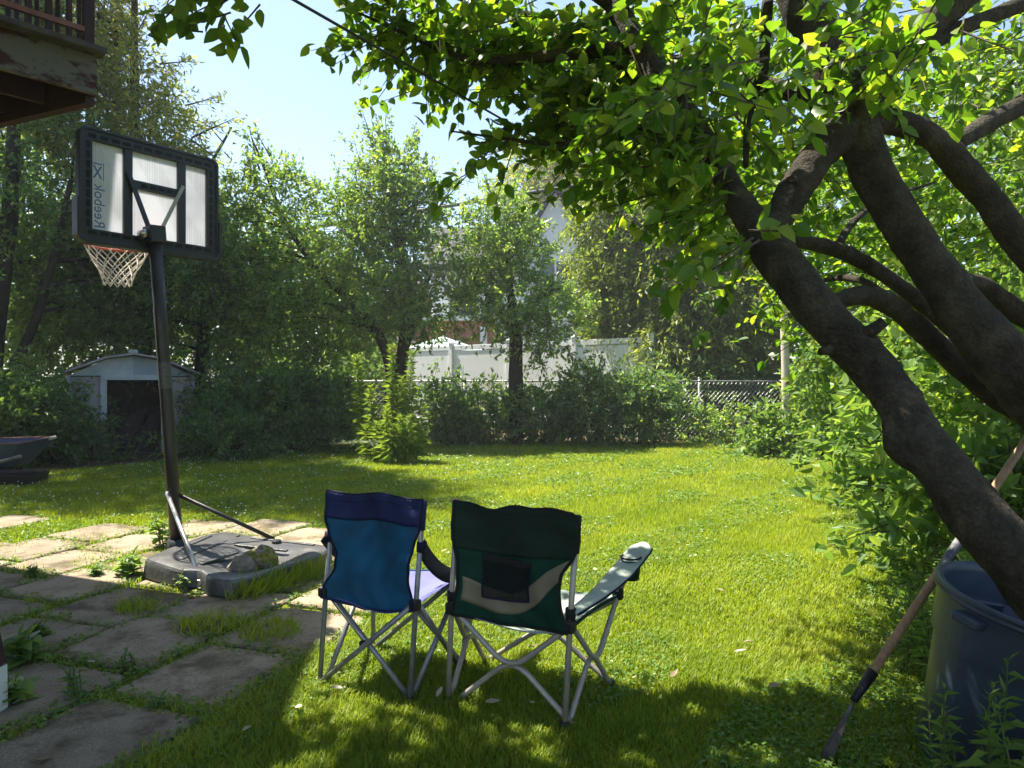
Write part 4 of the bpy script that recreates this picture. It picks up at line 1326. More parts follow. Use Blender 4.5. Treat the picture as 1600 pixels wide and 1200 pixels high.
def chair_green():
    rz = math.atan2(-.22, .47)
    root = thing("camping_chair", "dark green folding camping chair with beige curve, mesh pocket and taupe frame", "chair", (-.032, 2.86, 0), rz, "camping chairs on the lawn")
    fm = M["steel_taupe"]; R = .0118
    def T(name, pts, m=fm, r=R):
        return MB().tube(pts, r, n=10).build(name, m, root, smooth=True, local=True)
    w, d = .26, .43
    for s in (-1, 1):
        T("back_upright", [(s * w, 0, 0), (s * (w + .002) + .022, -.004, .42), (s * (w + .004) + .05, -.012, .80)])
    # bent leg tubes: an upper and a lower curve that meet in the middle of each side
    def bent(a, b, zc, bow):
        a = Vector(a); b = Vector(b); c = (a + b) / 2; c.z = zc
        q = []
        for k in range(17):
            t = k / 16
            x = a.lerp(b, t)
            f = 1 - abs(2 * t - 1)
            f = f if f < .82 else .82 + (f - .82) * .25
            z0 = a.z + (b.z - a.z) * t
            x.z = z0 + (zc - z0) * f / .865
            q.append(x)
        return q
    FZ = .40
    T("back_leg", bent((-w + .022, .005, FZ), (w + .022, .005, FZ), .215, 0))
    T("back_leg", bent((-w + .03, .028, .012), (w + .02, .028, .012), .20, 0))
    for s in (-1, 1):
        T("side_leg", bent((s * (w + .004) + .022, .01, FZ), (s * .345, d, FZ + .02), .215, 0))
        T("side_leg", bent((s * (w + .006), .035, .012), (s * .31, d + .01, .012), .20, 0))
        T("front_post", [(s * .345, d, FZ + .02), (s * .39, d + .10, .55), (s * .405, d + .13, .575)])
        for (x, y) in ((s * w, 0), (s * .31, d + .01)):
            MB().lathe([(.02, 0), (.021, .016), (.015, .035)], 10, (x, y, 0)).build("foot", M["black_rubber"], root, local=True)
        MB().box((s * w + .022, -.004, .405), (.048, .048, .05)).build("joint", M["black_rubber"], root, local=True, bevel=.01)
        MB().box((s * .345, d, FZ + .02), (.045, .045, .05)).build("joint", M["cloth_dkgreen"], root, local=True, bevel=.01)
    T("front_leg", bent((-.345, d, FZ), (.345, d, FZ), .215, 0))
    T("front_leg", bent((-.31, d + .02, .012), (.31, d + .02, .012), .20, 0))
    # back cloth
    def edge(v, s):
        if s < 0:
            prof = [(0, .25), (.2, .235), (.35, .232), (.55, .24), (.7, .262), (1.0, .268)]
        else:
            prof = [(0, .262), (.15, .235), (.32, .215), (.48, .222), (.62, .268), (.75, .288), (.9, .288), (.97, .275), (1.0, .25)]
        return np.interp(v, [p[0] for p in prof], [p[1] for p in prof])
    def Pb(u, v, off=0.0):
        s = -1 + 2 * u
        x = s * edge(v, s) + .022 + .03 * v
        sag = .06 * (1 - s * s) * (1 - .5 * v)
        dip = -.018 * math.exp(-((s + .35) / .25) ** 2) * v ** 6 + .012 * math.exp(-((s + 1.0) / .1) ** 2) * v ** 6
        z = .385 - .02 * (1 - s * s) * (1 - v) + v * .465 + dip + .004 * math.sin(17 * u) * v ** 6
        y = -.012 - .006 * v - .014 + sag * .8 + .005 * math.sin(11 * u + 7 * v) + .004 * math.sin(24 * u + 5 * math.sin(5 * v)) * (1 - s * s) + .003 * math.sin(29 * v + 5 * u) * abs(s) + off
        return (x, y, z)
    MB().grid(lambda u, v: Pb(u, v * .63), 30, 24).build("back_cloth", M["cloth_green"], root, smooth=True, local=True, solid=.003)
    MB().grid(lambda u, v: Pb(u, .61 + .05 * math.sin(math.pi * u) * -.6 * (1 - v) + v * (.39), -.004), 30, 16).build("top_band", M["cloth_dkgreen"], root, smooth=True, local=True, solid=.005)
    # beige crescent
    def Pc(u, v):
        uu = .05 + .93 * u
        lo = .13 + .02 * (1 - u) - .055 * math.sin(math.pi * min(1, u * 1.05)) + .50 * max(0, u - .45) ** 1.7 * 1.55
        hi = .36 - .05 * u - .13 * math.sin(math.pi * u) ** 1.5 * (.6) + .50 * max(0, u - .45) ** 1.4 * 1.35
        hi = max(hi, lo + .004)
        return Pb(uu, lo + (hi - lo) * v, -.005)
    MB().grid(Pc, 34, 6).build("crescent_panel", M["cloth_beige"], root, smooth=True, local=True, solid=.002)
    # mesh pocket: an open net of cords over a thin hem
    def Pp(u, v, o=-.010):
        return Pb(.24 + .43 * u, .215 + (.335 + .03 * (1 - u)) * v + .0 * u, o - .010 * math.sin(math.pi * u))
    mb = MB()
    for i in range(27):
        mb.tube([Pp(i / 26, k / 8) for k in range(9)], .0017, n=3, cap=False)
    for j in range(25):
        mb.tube([Pp(k / 10, j / 24) for k in range(11)], .0017, n=3, cap=False)
    pk = mb.build("mesh_pocket", M["mesh_black"], root, local=True)
    hem = [Pp(0, v / 8) for v in range(8, -1, -1)] + [Pp(u / 8, 0) for u in range(1, 9)] + [Pp(1, v / 8) for v in range(1, 9)]
    MB().tube(hem, .0045, n=5).build("pocket_hem", M["cloth_navy"], pk, local=True)
    MB().grid(lambda u, v: Pp(u, .86 + .14 * v, -.012), 8, 2).build("pocket_band", M["mesh_black"], pk, local=True, solid=.002)
    for s in (0, 1):
        MB().tube([Pb(s, v / 26, -.003) for v in range(27)], .006, n=6).build("piping", M["mesh_black"], root, smooth=True, local=True)
        ss = -1 if s == 0 else 1
        T("sleeve", [(ss * (w + .003) + .0425, -.010, .69), (ss * (w + .004) + .052, -.0125, .835)], M["cloth_dkgreen"], .018)
    for vv in (0.0, 1.0):
        MB().tube([Pb(u / 30, vv, -.003) for u in range(31)], .0055, n=6).build("piping", M["mesh_black"], root, smooth=True, local=True)
    # seat
    def Ps(u, v):
        s = -1 + 2 * u
        return (s * (.258 + .09 * v) + .022 * (1 - v), .0 + v * .45, .39 + .035 * v - .07 * (1 - s * s) * (1 - (2 * v - 1) ** 2 * .5) + .008 * math.sin(6 * u + 5 * v))
    MB().grid(Ps, 20, 16).build("seat", M["cloth_sage"], root, smooth=True, local=True, solid=.003)
    for s in (0, 1):
        MB().tube([Ps(s, v / 16) for v in range(17)], .007, n=6).build("seat_hem", M["cloth_green"], root, smooth=True, local=True)
    MB().tube([Pb(u / 30, .94, -.007) for u in range(31)], .0013, n=4).build("seam", M["mesh_black"], root, local=True)
    # padded armrests with cup holder
    for s in (-1, 1):
        def Pa(u, v, s=s):
            hwid = .022 + .03 * min(1, v * 1.6)
            if v > .93: hwid *= max(.35, 1 - ((v - .93) / .07) ** 2 * .65)
            xx = s * (.268 + .142 * v) + .025 * (1 - v) + (u - .5) * 2 * hwid
            return (xx, -.005 + .635 * v, .455 + .145 * v - .03 * math.sin(math.pi * v) + .006 * (1 - (2 * u - 1) ** 2))
        ar = MB().grid(Pa, 6, 22).build("armrest", M["cloth_sage"], root, smooth=True, local=True, solid=.014)
        for e in (0, 1):
            MB().tube([Pa(e, v / 22) for v in range(23)], .006, n=6).build("armrest_piping", M["cloth_green"] if e == 0 else M["cloth_navy"], ar, smooth=True, local=True)
        if s > 0:
            c = Pa(.45, .80)
            MB().lathe([(.036, -.085), (.042, -.04), (.044, .0)], 14, (c[0], c[1], c[2] - .004), cap=(True, False)).build("cup_holder", M["cloth_dkgreen"], root, smooth=True, local=True, solid=.003)
            MB().lathe([(.047, 0), (.05, .004), (.047, .008), (.04, .006)], 16, (c[0], c[1], c[2] + .004), cap=(False, False)).build("cup_ring", M["mesh_black"], root, smooth=True, local=True)
        MB().tube([(s * .262 + .023, -.004, .435), (s * .262 + .025, -.005, .475)], .021, n=10).build("armrest_loop", M["mesh_black"], root, smooth=True, local=True)
    return root
chair_green()

# ================================================================== BIN
def bin_():
    c = Vector((1.67, 2.46, 0.0))
    root = thing("rubbish_bin", "open round blue plastic rubbish bin under the leaning trunk", "bin", c)
    root.rotation_euler = (math.radians(9), math.radians(8), 0)
    H = .635
    b = MB()
    prof_out = [(.235, .015), (.245, 0.03), (.262, .30), (.272, .44), (.272, .45), (.286, .455), (.290, .53), (.293, H - .03)]
    b.lathe(prof_out + [(.283, H - .03), (.275, .45), (.25, .28), (.228, .03), (.0, .03)], 48, (0, 0, 0), cap=(True, False))
    b.build("body", M["bin"], root, smooth=False, local=True)
    for p in root.children[-1].data.polygons: p.use_smooth = True
    md = root.children[-1].modifiers.new("split", 'EDGE_SPLIT'); md.split_angle = math.radians(40)
    # rolled rim of two ridges
    rb = MB()
    rb.lathe([(.285, H - .035), (.303, H - .033), (.306, H - .022), (.299, H - .018), (.307, H - .012), (.306, H), (.296, H + .005), (.284, H), (.281, H - .03)], 48, cap=(False, False))
    rb.build("rim", M["bin"], root, smooth=True, local=True)
    # lid dropped upside down inside, with a handle block
    lb = MB().lathe([(.02, .44), (.18, .43), (.235, .455), (.245, .50), (.255, .515)], 40, (0, 0, 0), cap=(True, False))
    ld = lb.build("lid", M["bin_dark"], root, smooth=True, local=True, solid=.006)
    MB().box((-.06, .17, .525), (.13, .05, .05)).build("handle", M["bin_dark"], ld, local=True, bevel=.012)
    MB().box((-.06, .10, .465), (.11, .09, .05)).build("handle_grip", M["bin_dark"], ld, local=True, bevel=.015)
    a = math.radians(200)
    MB().box((.315 * math.cos(a), .315 * math.sin(a), H - .06), (.05, .09, .03), Matrix.Rotation(a, 3, 'Z')).build("handle", M["bin"], root, local=True, bevel=.008)
bin_()

# ================================================================== RAKE
def rake():
    g = Vector((1.10, 2.50, 0)); fer = W(1350, 1070, 2.56); top = W(1625, 655, 3.02)
    root = thing("garden_rake", "wooden handled wire rake leaning past the blue bin", "rake", (g.x, g.y, 0))
    d = (top - fer).normalized()
    MB().tube([fer - d * .02, fer.lerp(top, .33), fer.lerp(top, .66), top], .0165, n=14).build("handle", M["wood_handle"], root, smooth=True)
    MB().tube([fer.lerp(top, .40), fer.lerp(top, .52)], .0175, n=14).build("tape_band", M["steel_bright_worn"], root, smooth=True)
    MB().tube([fer - d * .07, fer + d * .06], [.014, .021], n=12).build("ferrule", M["black_rubber"], root, smooth=True)
    s = Vector((.35, -.9, .2)).normalized()
    e = Vector((g.x + .0, g.y, .02))
    for i in range(9):
        o = (i - 4) / 4
        a = fer - d * .05
        p1 = a.lerp(e, .5) + s * (o * .014)
        p2 = e + s * (o * .026) + Vector((.01 * abs(o), 0, .012))
        p3 = p2 + Vector((-.012, 0, -.026))
        MB().tube([a, p1, p2, p3], .0032, n=6).build("tine", M["tine"], root, smooth=True)
    br = MB().tube([fer.lerp(e, .62) - s * .022, fer.lerp(e, .62) + s * .022], .004, n=6).build("tine_bar", M["steel_bright"], root)
M["tine"] = surf("dull_tine_steel", (0.13, 0.12, 0.11), (0.06, 0.05, 0.045), rough=.5, metal=.6, nscale=20)
M["steel_bright_worn"] = surf("grey_tape", (0.20, 0.20, 0.20), (0.06, 0.06, 0.07), rough=.45, nscale=14, lo=.45, hi=.55)
rake()

# ================================================================== WHEELBARROW AND TUB on the left
def barrow():
    c = Vector((-7.25, 9.75, 0))
    root = thing("wheelbarrow", "dark blue wheelbarrow with pale wooden handles at the lawn edge", "wheelbarrow", c)
    # tray: a flared pan, rim higher towards the handles
    b = MB()
    ro = [(-.62, -.30, .50), (.72, -.34, .52), (.76, .34, .56), (-.62, .30, .52)]
    fl = [(-.35, -.2, .24), (.48, -.24, .20), (.48, .24, .20), (-.35, .2, .24)]
    b.add([Vector(p) + c for p in ro + fl], [(0, 1, 5, 4), (1, 2, 6, 5), (2, 3, 7, 6), (3, 0, 4, 7), (4, 5, 6, 7)])
    b.build("tray", M["barrow"], root, solid=.008)
    rp = [Vector(p) + c for p in ro]
    MB().tube(rp + [rp[0]], .012, n=6, cap=False).build("tray_rim", M["rust"], root, smooth=True)
    h1 = W(87, 683, 10.0); h2 = W(32, 713, 9.35)
    MB().tube([c + Vector((-.75, .16, .20)), W(20, 698, 10.0), h1], .024, n=8).build("handle", M["wood_pale"], root, smooth=True)
    MB().tube([c + Vector((-.75, -.16, .16)), W(-20, 727, 9.35), h2], .024, n=8).build("handle", M["wood_grey"], root, smooth=True)
    wc = c + Vector((-.85, 0, .18))
    wh = MB().tube([wc + Vector((0, -.05, 0)), wc + Vector((0, .05, 0))], .18, n=24).build("wheel", M["tyre"], root, smooth=False)
    MB().tube([wc + Vector((0, -.06, 0)), wc + Vector((0, .06, 0))], .09, n=16).build("rim", M["rust"], wh)
    for s in (-1, 1):
        MB().tube([c + Vector((.25, s * .2, .22)), c + Vector((.38, s * .24, .0)), c + Vector((.15, s * .24, .0))], .012, n=6).build("stand", M["rust"], root, smooth=True)
barrow()
def tub():
    c = Vector((-6.62, 9.32, 0))
    root = thing("storage_tub", "low dark rectangular tub on the grass in front of wheelbarrow", "tub", c, .15)
    b = MB()
    x, y, h = .36, .24, .13
    o = [(-x, -y, 0), (x, -y, 0), (x, y, 0), (-x, y, 0)]
    t = [(-x - .03, -y - .02, h), (x + .03, -y - .02, h), (x + .03, y + .02, h), (-x - .03, y + .02, h)]
    b.add(o + t, [(3, 2, 1, 0), (0, 1, 5, 4), (1, 2, 6, 5), (2, 3, 7, 6), (3, 0, 4, 7)])
    b.build("body", M["tub"], root, local=True, solid=.01)
    MB().tube([t[0], t[1], t[2], t[3], t[0]], .012, n=6, cap=False).build("lip", M["tub"], root, local=True)
    MB().bar((-.5, 0.0, .158), (.42, .06, .158), .05, .03).build("lath", M["wood_dark"], root, local=True)
M["tub"] = surf("dark_tub_plastic", (0.02, 0.018, 0.03), (0.013, 0.012, 0.02), rough=.5)
tub()

# ================================================================== VEGETATION: background trees
def pz(py, Y): return CAM_H - (py - HZ) / F * Y
def pxx(px, Y): return (px - 800.0) / F * Y
def EL(px, py, Y, rx, ry, rY, k):        # ellipsoid given by where it stands and its half sizes in metres
    w = W(px, py, Y)
    return (w.x, w.y, w.z, rx, rY, ry, k)

# --- dense dark trees on the left
b = Vector((-9.3, 12.6, 0))
tree("broadleaf_tree", "dense dark tree rising behind the wheelbarrow, below the deck", b,
     [([b + Vector((0, 0, -.2)), b + Vector((.1, 0, 2)), b + Vector((.3, .2, 5)), b + Vector((.5, .1, 12))], [.19, .16, .12, .05]),
      ([b + Vector((.05, 0, .8)), b + Vector((.7, .3, 2.6)), b + Vector((1.3, .3, 5))], [.10, .08, .04])],
     [(-9.3, 13.2, 5.0, 1.7, 1.0, 2.6, 66), (-8.7, 14.3, 2.9, 1.6, .8, 1.6, 44), (-9.4, 12.6, 8.0, 1.9, 1.4, 1.8, 40), (-10.6, 11.8, 3.4, 1.5, 1.2, 2.2, 36), (-8.5, 11.8, 11.4, 2.5, 2.0, 1.7, 150), (-7.4, 11.2, 12.0, 1.6, 1.6, 1.3, 60)],
     M["leaf_dark"], size=.10, per=9, nl=15, ln=.5, seed=21, group="trees behind the yard")
b = Vector((-7.5, 14.6, 0))
tree("broadleaf_tree", "tall yellow green feathery tree behind the basketball backboard", b,
     [([b + Vector((0, 0, -.2)), b + Vector((-.1, 0, 2.5)), b + Vector((-.3, .1, 6)), b + Vector((-.3, .1, 12))], [.2, .16, .11, .03]),
      ([b + Vector((-.1, 0, 3)), b + Vector((.8, .1, 5)), b + Vector((1.7, .1, 6.6))], [.09, .06, .02])],
     [EL(115, 60, 14.4, .8, 1.5, .9, 40), EL(150, 170, 14.4, 1.1, 1.0, 1.0, 36), EL(240, 205, 14.2, .5, .55, .6, 14), EL(205, 120, 14.4, .4, .6, .6, 10), EL(250, 275, 14.0, .6, .5, .7, 14), EL(30, 60, 14.4, 1.2, 2.0, 1.2, 40), EL(110, -120, 13.6, 1.3, 1.6, 1.0, 34), (-9.0, 12.6, 11.8, 1.2, 1.2, 1.2, 20)],
     M["leaf_yellow"], size=.115, wr=.30, per=9, nl=16, ln=.62, droop=.35, hang=.35, up=.15, seed=22, group="trees behind the yard",
     shoots=[(W(210, 60, 14.2), W(236, 10, 14.2), 7), (W(290, 165, 14.2), W(345, 150, 14.2), 6), (W(300, 215, 14.2), W(372, 182, 14.2), 7), (W(250, 100, 14.2), W(300, 95, 14.2), 6)])
b = Vector((-6.6, 14.9, 0))
tree("broadleaf_tree", "dark green tree filling the gap right of the hoop pole", b,
     [([b + Vector((0, 0, -.2)), b + Vector((.1, 0, 2)), b + Vector((.5, -.1, 4.6))], [.16, .12, .04])],
     [EL(285, 410, 14.4, 1.0, 1.1, .8, 38), EL(200, 450, 14.6, 1.2, 1.1, .8, 38), EL(310, 335, 14.4, .5, .6, .6, 16), EL(370, 480, 14.5, .8, .8, .7, 28), EL(110, 420, 14.8, 1.4, 1.4, .8, 40)],
     M["leaf_dark"], size=.10, per=9, nl=15, ln=.5, seed=23, group="trees behind the yard")
# leaning apple-like tree
b = Vector((-2.75, 14.6, 0))
lean = [b + Vector((0, 0, -.2)), W(612, 600, 14.6), W(590, 520, 14.5), W(545, 470, 14.4), W(495, 420, 14.3), W(445, 345, 14.2), W(412, 260, 14.1), W(393, 215, 14.1)]
tree("leaning_tree", "leaning tree whose bare limb slants up across the leaves", b,
     [(lean, [.13, .12, .10, .075, .058, .046, .03, .012]), ([W(590, 520, 14.5), W(530, 480, 14.6), W(480, 470, 14.7)], [.07, .05, .03])],
     [EL(425, 305, 14.1, .75, .45, .55, 15), EL(395, 370, 14.1, .7, .55, .6, 16), EL(470, 400, 14.5, .55, .35, .5, 8), EL(520, 460, 14.8, .5, .4, .5, 8), EL(430, 480, 14.1, .8, .6, .6, 22), EL(360, 430, 14.0, .8, .6, .6, 20)],
     M["leaf_mid"], size=.085, per=8, nl=14, ln=.38, cr=.42, seed=24, density=1.25, group="trees behind the yard", limb_r=.02,
     shoots=[(W(405, 265, 14.1), W(388, 195, 14.1), 12), (W(440, 290, 14.1), W(452, 252, 14.1), 6), (W(455, 295, 14.1), W(485, 275, 14.1), 6), (W(425, 250, 14.1), W(405, 215, 14.1), 5)])
b = Vector((-2.45, 14.9, 0))
tree("pear_tree", "upright tree with pointed leafy top in the middle of the yard", b,
     [([b + Vector((0, 0, -.2)), W(628, 560, 14.9), W(640, 470, 14.8), W(622, 380, 14.8), W(605, 280, 14.8), W(592, 195, 14.8)], [.15, .13, .10, .07, .04, .012]),
      ([W(628, 560, 14.9), W(655, 480, 14.8), W(672, 430, 14.8)], [.09, .07, .03])],
     [EL(600, 330, 14.7, .95, .65, .7, 26), EL(530, 350, 14.7, .6, .45, .6, 14), EL(600, 400, 14.6, 1.0, .6, .7, 24), EL(660, 340, 14.7, .55, .6, .6, 14), EL(580, 460, 14.5, .85, .55, .6, 20), EL(660, 480, 14.7, .6, .5, .6, 14), EL(540, 520, 14.5, .6, .45, .5, 14), EL(612, 270, 14.7, .5, .5, .5, 14)],
     M["leaf_mid"], size=.085, per=8, nl=14, ln=.40, cr=.42, seed=25, density=1.2, group="trees behind the yard", limb_r=.02,
     shoots=[(W(592, 260, 14.7), W(566, 172, 14.7), 14), (W(605, 260, 14.7), W(602, 178, 14.7), 14), (W(630, 270, 14.7), W(652, 200, 14.7), 14), (W(560, 300, 14.7), W(553, 250, 14.7), 7), (W(670, 300, 14.7), W(672, 258, 14.7), 6), (W(690, 320, 14.7), W(715, 275, 14.7), 8), (W(615, 250, 14.7), W(585, 190, 14.7), 10)])
b = Vector((.07, 15.2, 0))
tree("crab_apple_tree", "round tree with dark trunk standing before the white fence", b,
     [([b + Vector((0, 0, -.2)), W(806, 560, 15.2), W(803, 500, 15.2), W(795, 430, 15.2), W(790, 340, 15.2)], [.17, .15, .12, .07, .02]),
      ([W(803, 520, 15.2), W(770, 470, 15.1), W(740, 440, 15.0)], [.08, .05, .02]), ([W(803, 510, 15.2), W(850, 460, 15.2), W(880, 450, 15.2)], [.08, .05, .02])],
     [EL(775, 340, 15.0, .65, .35, .6, 16), EL(750, 400, 15.0, .75, .6, .7, 18), EL(810, 400, 15.0, .5, .5, .6, 14), EL(800, 470, 14.9, 1.0, .5, .7, 22), EL(865, 490, 15.0, .5, .35, .5, 10), EL(735, 470, 15.0, .4, .35, .4, 7), EL(825, 525, 15.0, .55, .15, .4, 7)],
     M["leaf_mid"], size=.085, per=8, nl=14, ln=.38, cr=.4, seed=26, density=1.15, group="trees behind the yard", limb_r=.02,
     shoots=[(W(770, 310, 15.0), W(757, 275, 15.0), 5), (W(800, 310, 15.0), W(805, 275, 15.0), 5), (W(885, 540, 14.9), W(898, 575, 14.9), 8), (W(840, 545, 14.9), W(846, 570, 14.9), 5)])
# dead bare twigs in front of the pear tree
def dead_branch():
    rng = random.Random(4)
    p0 = W(670, 470, 14.3)
    o = MB()
    def grow(p, d, L, r, k):
        q = p + d * L
        o.tube([p, (p + q) / 2 + Vector((rng.uniform(-.03, .03), 0, rng.uniform(-.03, .03))), q], [r, r * .8, r * .55], n=4, cap=False)
        if k:
            for _ in range(3):
                nd = (d + Vector((rng.uniform(-.9, .9), rng.uniform(-.6, .6), rng.uniform(-.7, .6)))).normalized()
                grow(p + (q - p) * rng.uniform(.4, 1.0), nd, L * rng.uniform(.6, .85), r * .6, k - 1)
    for a in (-.6, 0, .5):
        grow(p0 + Vector((a * .3, 0, 0)), Vector((a, -.1, .55)).normalized(), .42, .010, 4)
    ob = o.build("dead_branch", M["dead"])
    tag(ob, "bare grey dead twigs hanging between the two middle trees", "branch")
dead_branch()
# cedar-like feathery trees
b = Vector((2.6, 19.0, 0))
tree("cedar_tree", "bright yellow green feathery tree behind the white fence end", b,
     [([b + Vector((0, 0, -.2)), b + Vector((.05, 0, 3)), b + Vector((-.1, 0, 6.6))], [.16, .12, .02])],
     [EL(965, 340, 19.2, .7, 1.2, .8, 38), EL(950, 440, 19.2, .55, 1.1, .7, 30), EL(1000, 430, 19.0, .8, 1.5, .8, 46), EL(1000, 290, 19.2, .7, .8, .8, 24), EL(975, 500, 19.2, .6, .5, .6, 20)],
     M["leaf_cedar"], size=.125, wr=.36, density=1.6, per=9, nl=18, ln=.55, droop=.6, hang=.7, up=.25, seed=27, group="trees behind the yard")
b = Vector((4.9, 18.6, 0))
tree("cedar_tree", "darker drooping evergreen behind the chain link fence", b,
     [([b + Vector((0, 0, -.2)), b + Vector((.05, 0, 3)), b + Vector((-.1, 0, 6.0))], [.16, .12, .02])],
     [EL(1075, 470, 18.0, 1.1, 1.3, .8, 46), EL(1140, 480, 17.8, 1.0, 1.4, .8, 42), EL(1060, 360, 18.2, 1.0, 1.0, .8, 28), EL(1100, 560, 17.6, 1.2, .5, .6, 24), EL(1150, 370, 18.2, 1.0, 1.0, .8, 26), EL(1045, 550, 17.6, .5, .5, .5, 12)],
     M["leaf_cedar2"] if "leaf_cedar2" in M else leaf_mat("leaf_evergreen", (0.09, 0.14, 0.035), (0.15, 0.21, 0.05), (0.25, 0.30, 0.075), trans=.45), size=.13, wr=.36, density=1.6, per=9, nl=16, ln=.55, droop=.6, hang=.7, up=.2, seed=28, group="trees behind the yard")
b = Vector((2.2, 39, 0))
tree("ash_tree", "pale feathery treetop showing above the white gable", b,
     [([b + Vector((0, 0, -.2)), b + Vector((0, 0, 6)), b + Vector((0, 0, 12.6))], [.3, .2, .03])],
     [EL(850, 285, 38, 2.2, 1.8, 1.5, 40), EL(900, 270, 38, 2.0, 1.8, 1.5, 34), EL(945, 250, 38, 2.0, 2.4, 1.5, 40)],
     M["leaf_yellow"], size=.26, wr=.3, per=8, nl=14, ln=1.2, cr=1.0, seed=29, group="trees behind the yard")
# deep background on both sides
for i, (x, y, h, r, lab) in enumerate(((-12.5, 18, 8.5, 3.0, "large dark tree behind the shed at the edge of view"), (-8.4, 19, 6.5, 2.6, "shadowy tree deep behind the garden shed"),
                                  (-5.2, 19.5, 5.2, 2.1, "low shadowy tree behind the leaning tree"), (8.3, 18.5, 7.5, 2.4, "leafy tree behind the pale wooden pole"),
                                  (9.6, 13.5, 7.5, 2.4, "tall leafy tree behind the vine covered shrubs"), (8.6, 9.3, 6.8, 2.0, "leafy tree behind the big trunk limbs"), (7.4, 6.2, 6.0, 1.8, "bright leafy tree at the far right edge of the yard"))):
    bb = Vector((x, y, 0))
    tree("background_tree", lab, bb, [([bb + Vector((0, 0, -.2)), bb + Vector((.1, 0, h * .4)), bb + Vector((0, .1, h * .9))], [.2, .15, .03])],
         [(x, y, h * .62, r, r * .6, h * .36, 70), (x - .3, y - .4, h * .28, r * .9, r * .5, h * .24, 46)],
         M["leaf_dark"] if i < 3 else M["leaf_weed"] if i > 4 else M["leaf_mid"], size=.13 if i < 5 else .11, per=9, nl=15, ln=.62, cr=.7, seed=40 + i, group="trees behind the yard")

# ------------------------------------------------------------------ shrubs
SH = "shrubs along the fence"
def BU(px, Y, top_px, rx, ry, n, leaf, label, seed, **k):
    x = pxx(px, Y); h = max(.35, pz(top_px, Y) - (.38 if 640 < px < 1060 else .22))
    return bush("shrub", label, (x, Y, 0.0), (rx, ry, h), n, M[leaf], seed=seed, group=SH, **k)
BU(5, 11.2, 560, .8, .8, 40, "leaf_dark", "dark leafy shrub behind the wheelbarrow", 51)
BU(78, 11.6, 600, .35, .4, 16, "leaf_dark", "vine tangle at the left wall of the shed", 52, size=.075)
BU(138, 12.0, 668, .3, .25, 9, "leaf_dark", "creeper growing over the shed front left panel", 53, size=.07)
BU(355, 13.2, 580, .55, .5, 26, "leaf_dark", "dark shrub against the right wall of the shed", 54)
BU(420, 13.7, 560, .9, .6, 36, "leaf_dark", "wide shadowed shrub left of the tall weeds", 55)
BU(500, 14.3, 580, .8, .6, 32, "leaf_dark", "shadowed shrub just behind the tall weeds", 56)
BU(345, 12.2, 655, .8, .4, 22, "leaf_dark", "low leafy growth at the lawn edge by the shed", 57, size=.06)
BU(450, 13.3, 655, 1.0, .35, 24, "leaf_dark", "low ferny growth at the lawn edge under the leaning limb", 58, size=.06)
BU(690, 15.3, 580, .7, .4, 24, "leaf_dark", "leafy shrub at the left end of the fence row", 59, size=.085)
BU(755, 15.2, 600, .7, .4, 22, "leaf_dark", "shrub left of the crab apple trunk", 60, size=.085)
BU(850, 15.2, 588, .8, .4, 26, "leaf_dark", "shrub right of the crab apple trunk", 61, size=.085)
BU(930, 15.1, 560, .75, .45, 28, "leaf_dark", "tallest shrub below the lit fence panel", 62, size=.09)
BU(1010, 15.1, 572, .65, .4, 24, "leaf_dark", "shrub below the end post of the white fence", 63, size=.09)
BU(1120, 15.3, 640, .35, .25, 8, "leaf_mid", "small climbing weed on the bare chain link", 64, size=.08)
BU(1212, 12.7, 655, .35, .3, 12, "leaf_weed", "light green bush round the foot of the pale pole", 65, size=.10)
BU(1290, 13.6, 560, .6, .5, 26, "leaf_mid", "vine covered shrub right of the pale pole", 66, size=.10)
BU(1350, 12.8, 500, .9, .7, 44, "leaf_weed", "tall sunlit vine mass seen under the leaning trunk", 67, size=.10)
BU(1295, 12.4, 670, .35, .3, 10, "leaf_weed", "low sunlit shrub at the far corner of the lawn", 68, size=.09)
BU(1420, 9.6, 470, 1.2, .8, 50, "leaf_weed", "big leafy shrub behind the leaning trunk", 69, size=.10)
BU(1560, 8.0, 440, 1.3, .8, 50, "leaf_weed", "broad leafy shrub between the lower limbs", 70, size=.11)
BU(1480, 7.0, 590, .8, .6, 34, "leaf_weed", "sunlit shrub above the rake handle", 71, size=.10)
BU(1640, 5.4, 520, .9, .7, 40, "leaf_weed", "leafy shrub at the frame edge behind the limbs", 72, size=.10)
BU(1600, 4.3, 660, .6, .45, 26, "leaf_weed", "leafy shrub right behind the blue bin", 73, size=.09)
for q, (px_, lab) in enumerate(((1035, "dark shrub behind the bare chain link, left one"), (1095, "dark shrub behind the bare chain link, middle one"), (1150, "dark shrub behind the bare chain link, third from the white fence"), (1205, "dark shrub behind the bare chain link beside the pale pole"), (1265, "dark shrub behind the fence right of the pale pole"))):
    BU(px_, 16.9, 575, .7, .4, 26, "leaf_dark", lab, 90 + q, size=.09)
for q, (px_, lab) in enumerate(((440, "low dark shrub behind the fence under the leaning limb"), (560, "low dark shrub behind the fence left of the vinyl panels"))):
    BU(px_, 16.8, 545, .9, .4, 28, "leaf_dark", lab, 97 + q, size=.09)
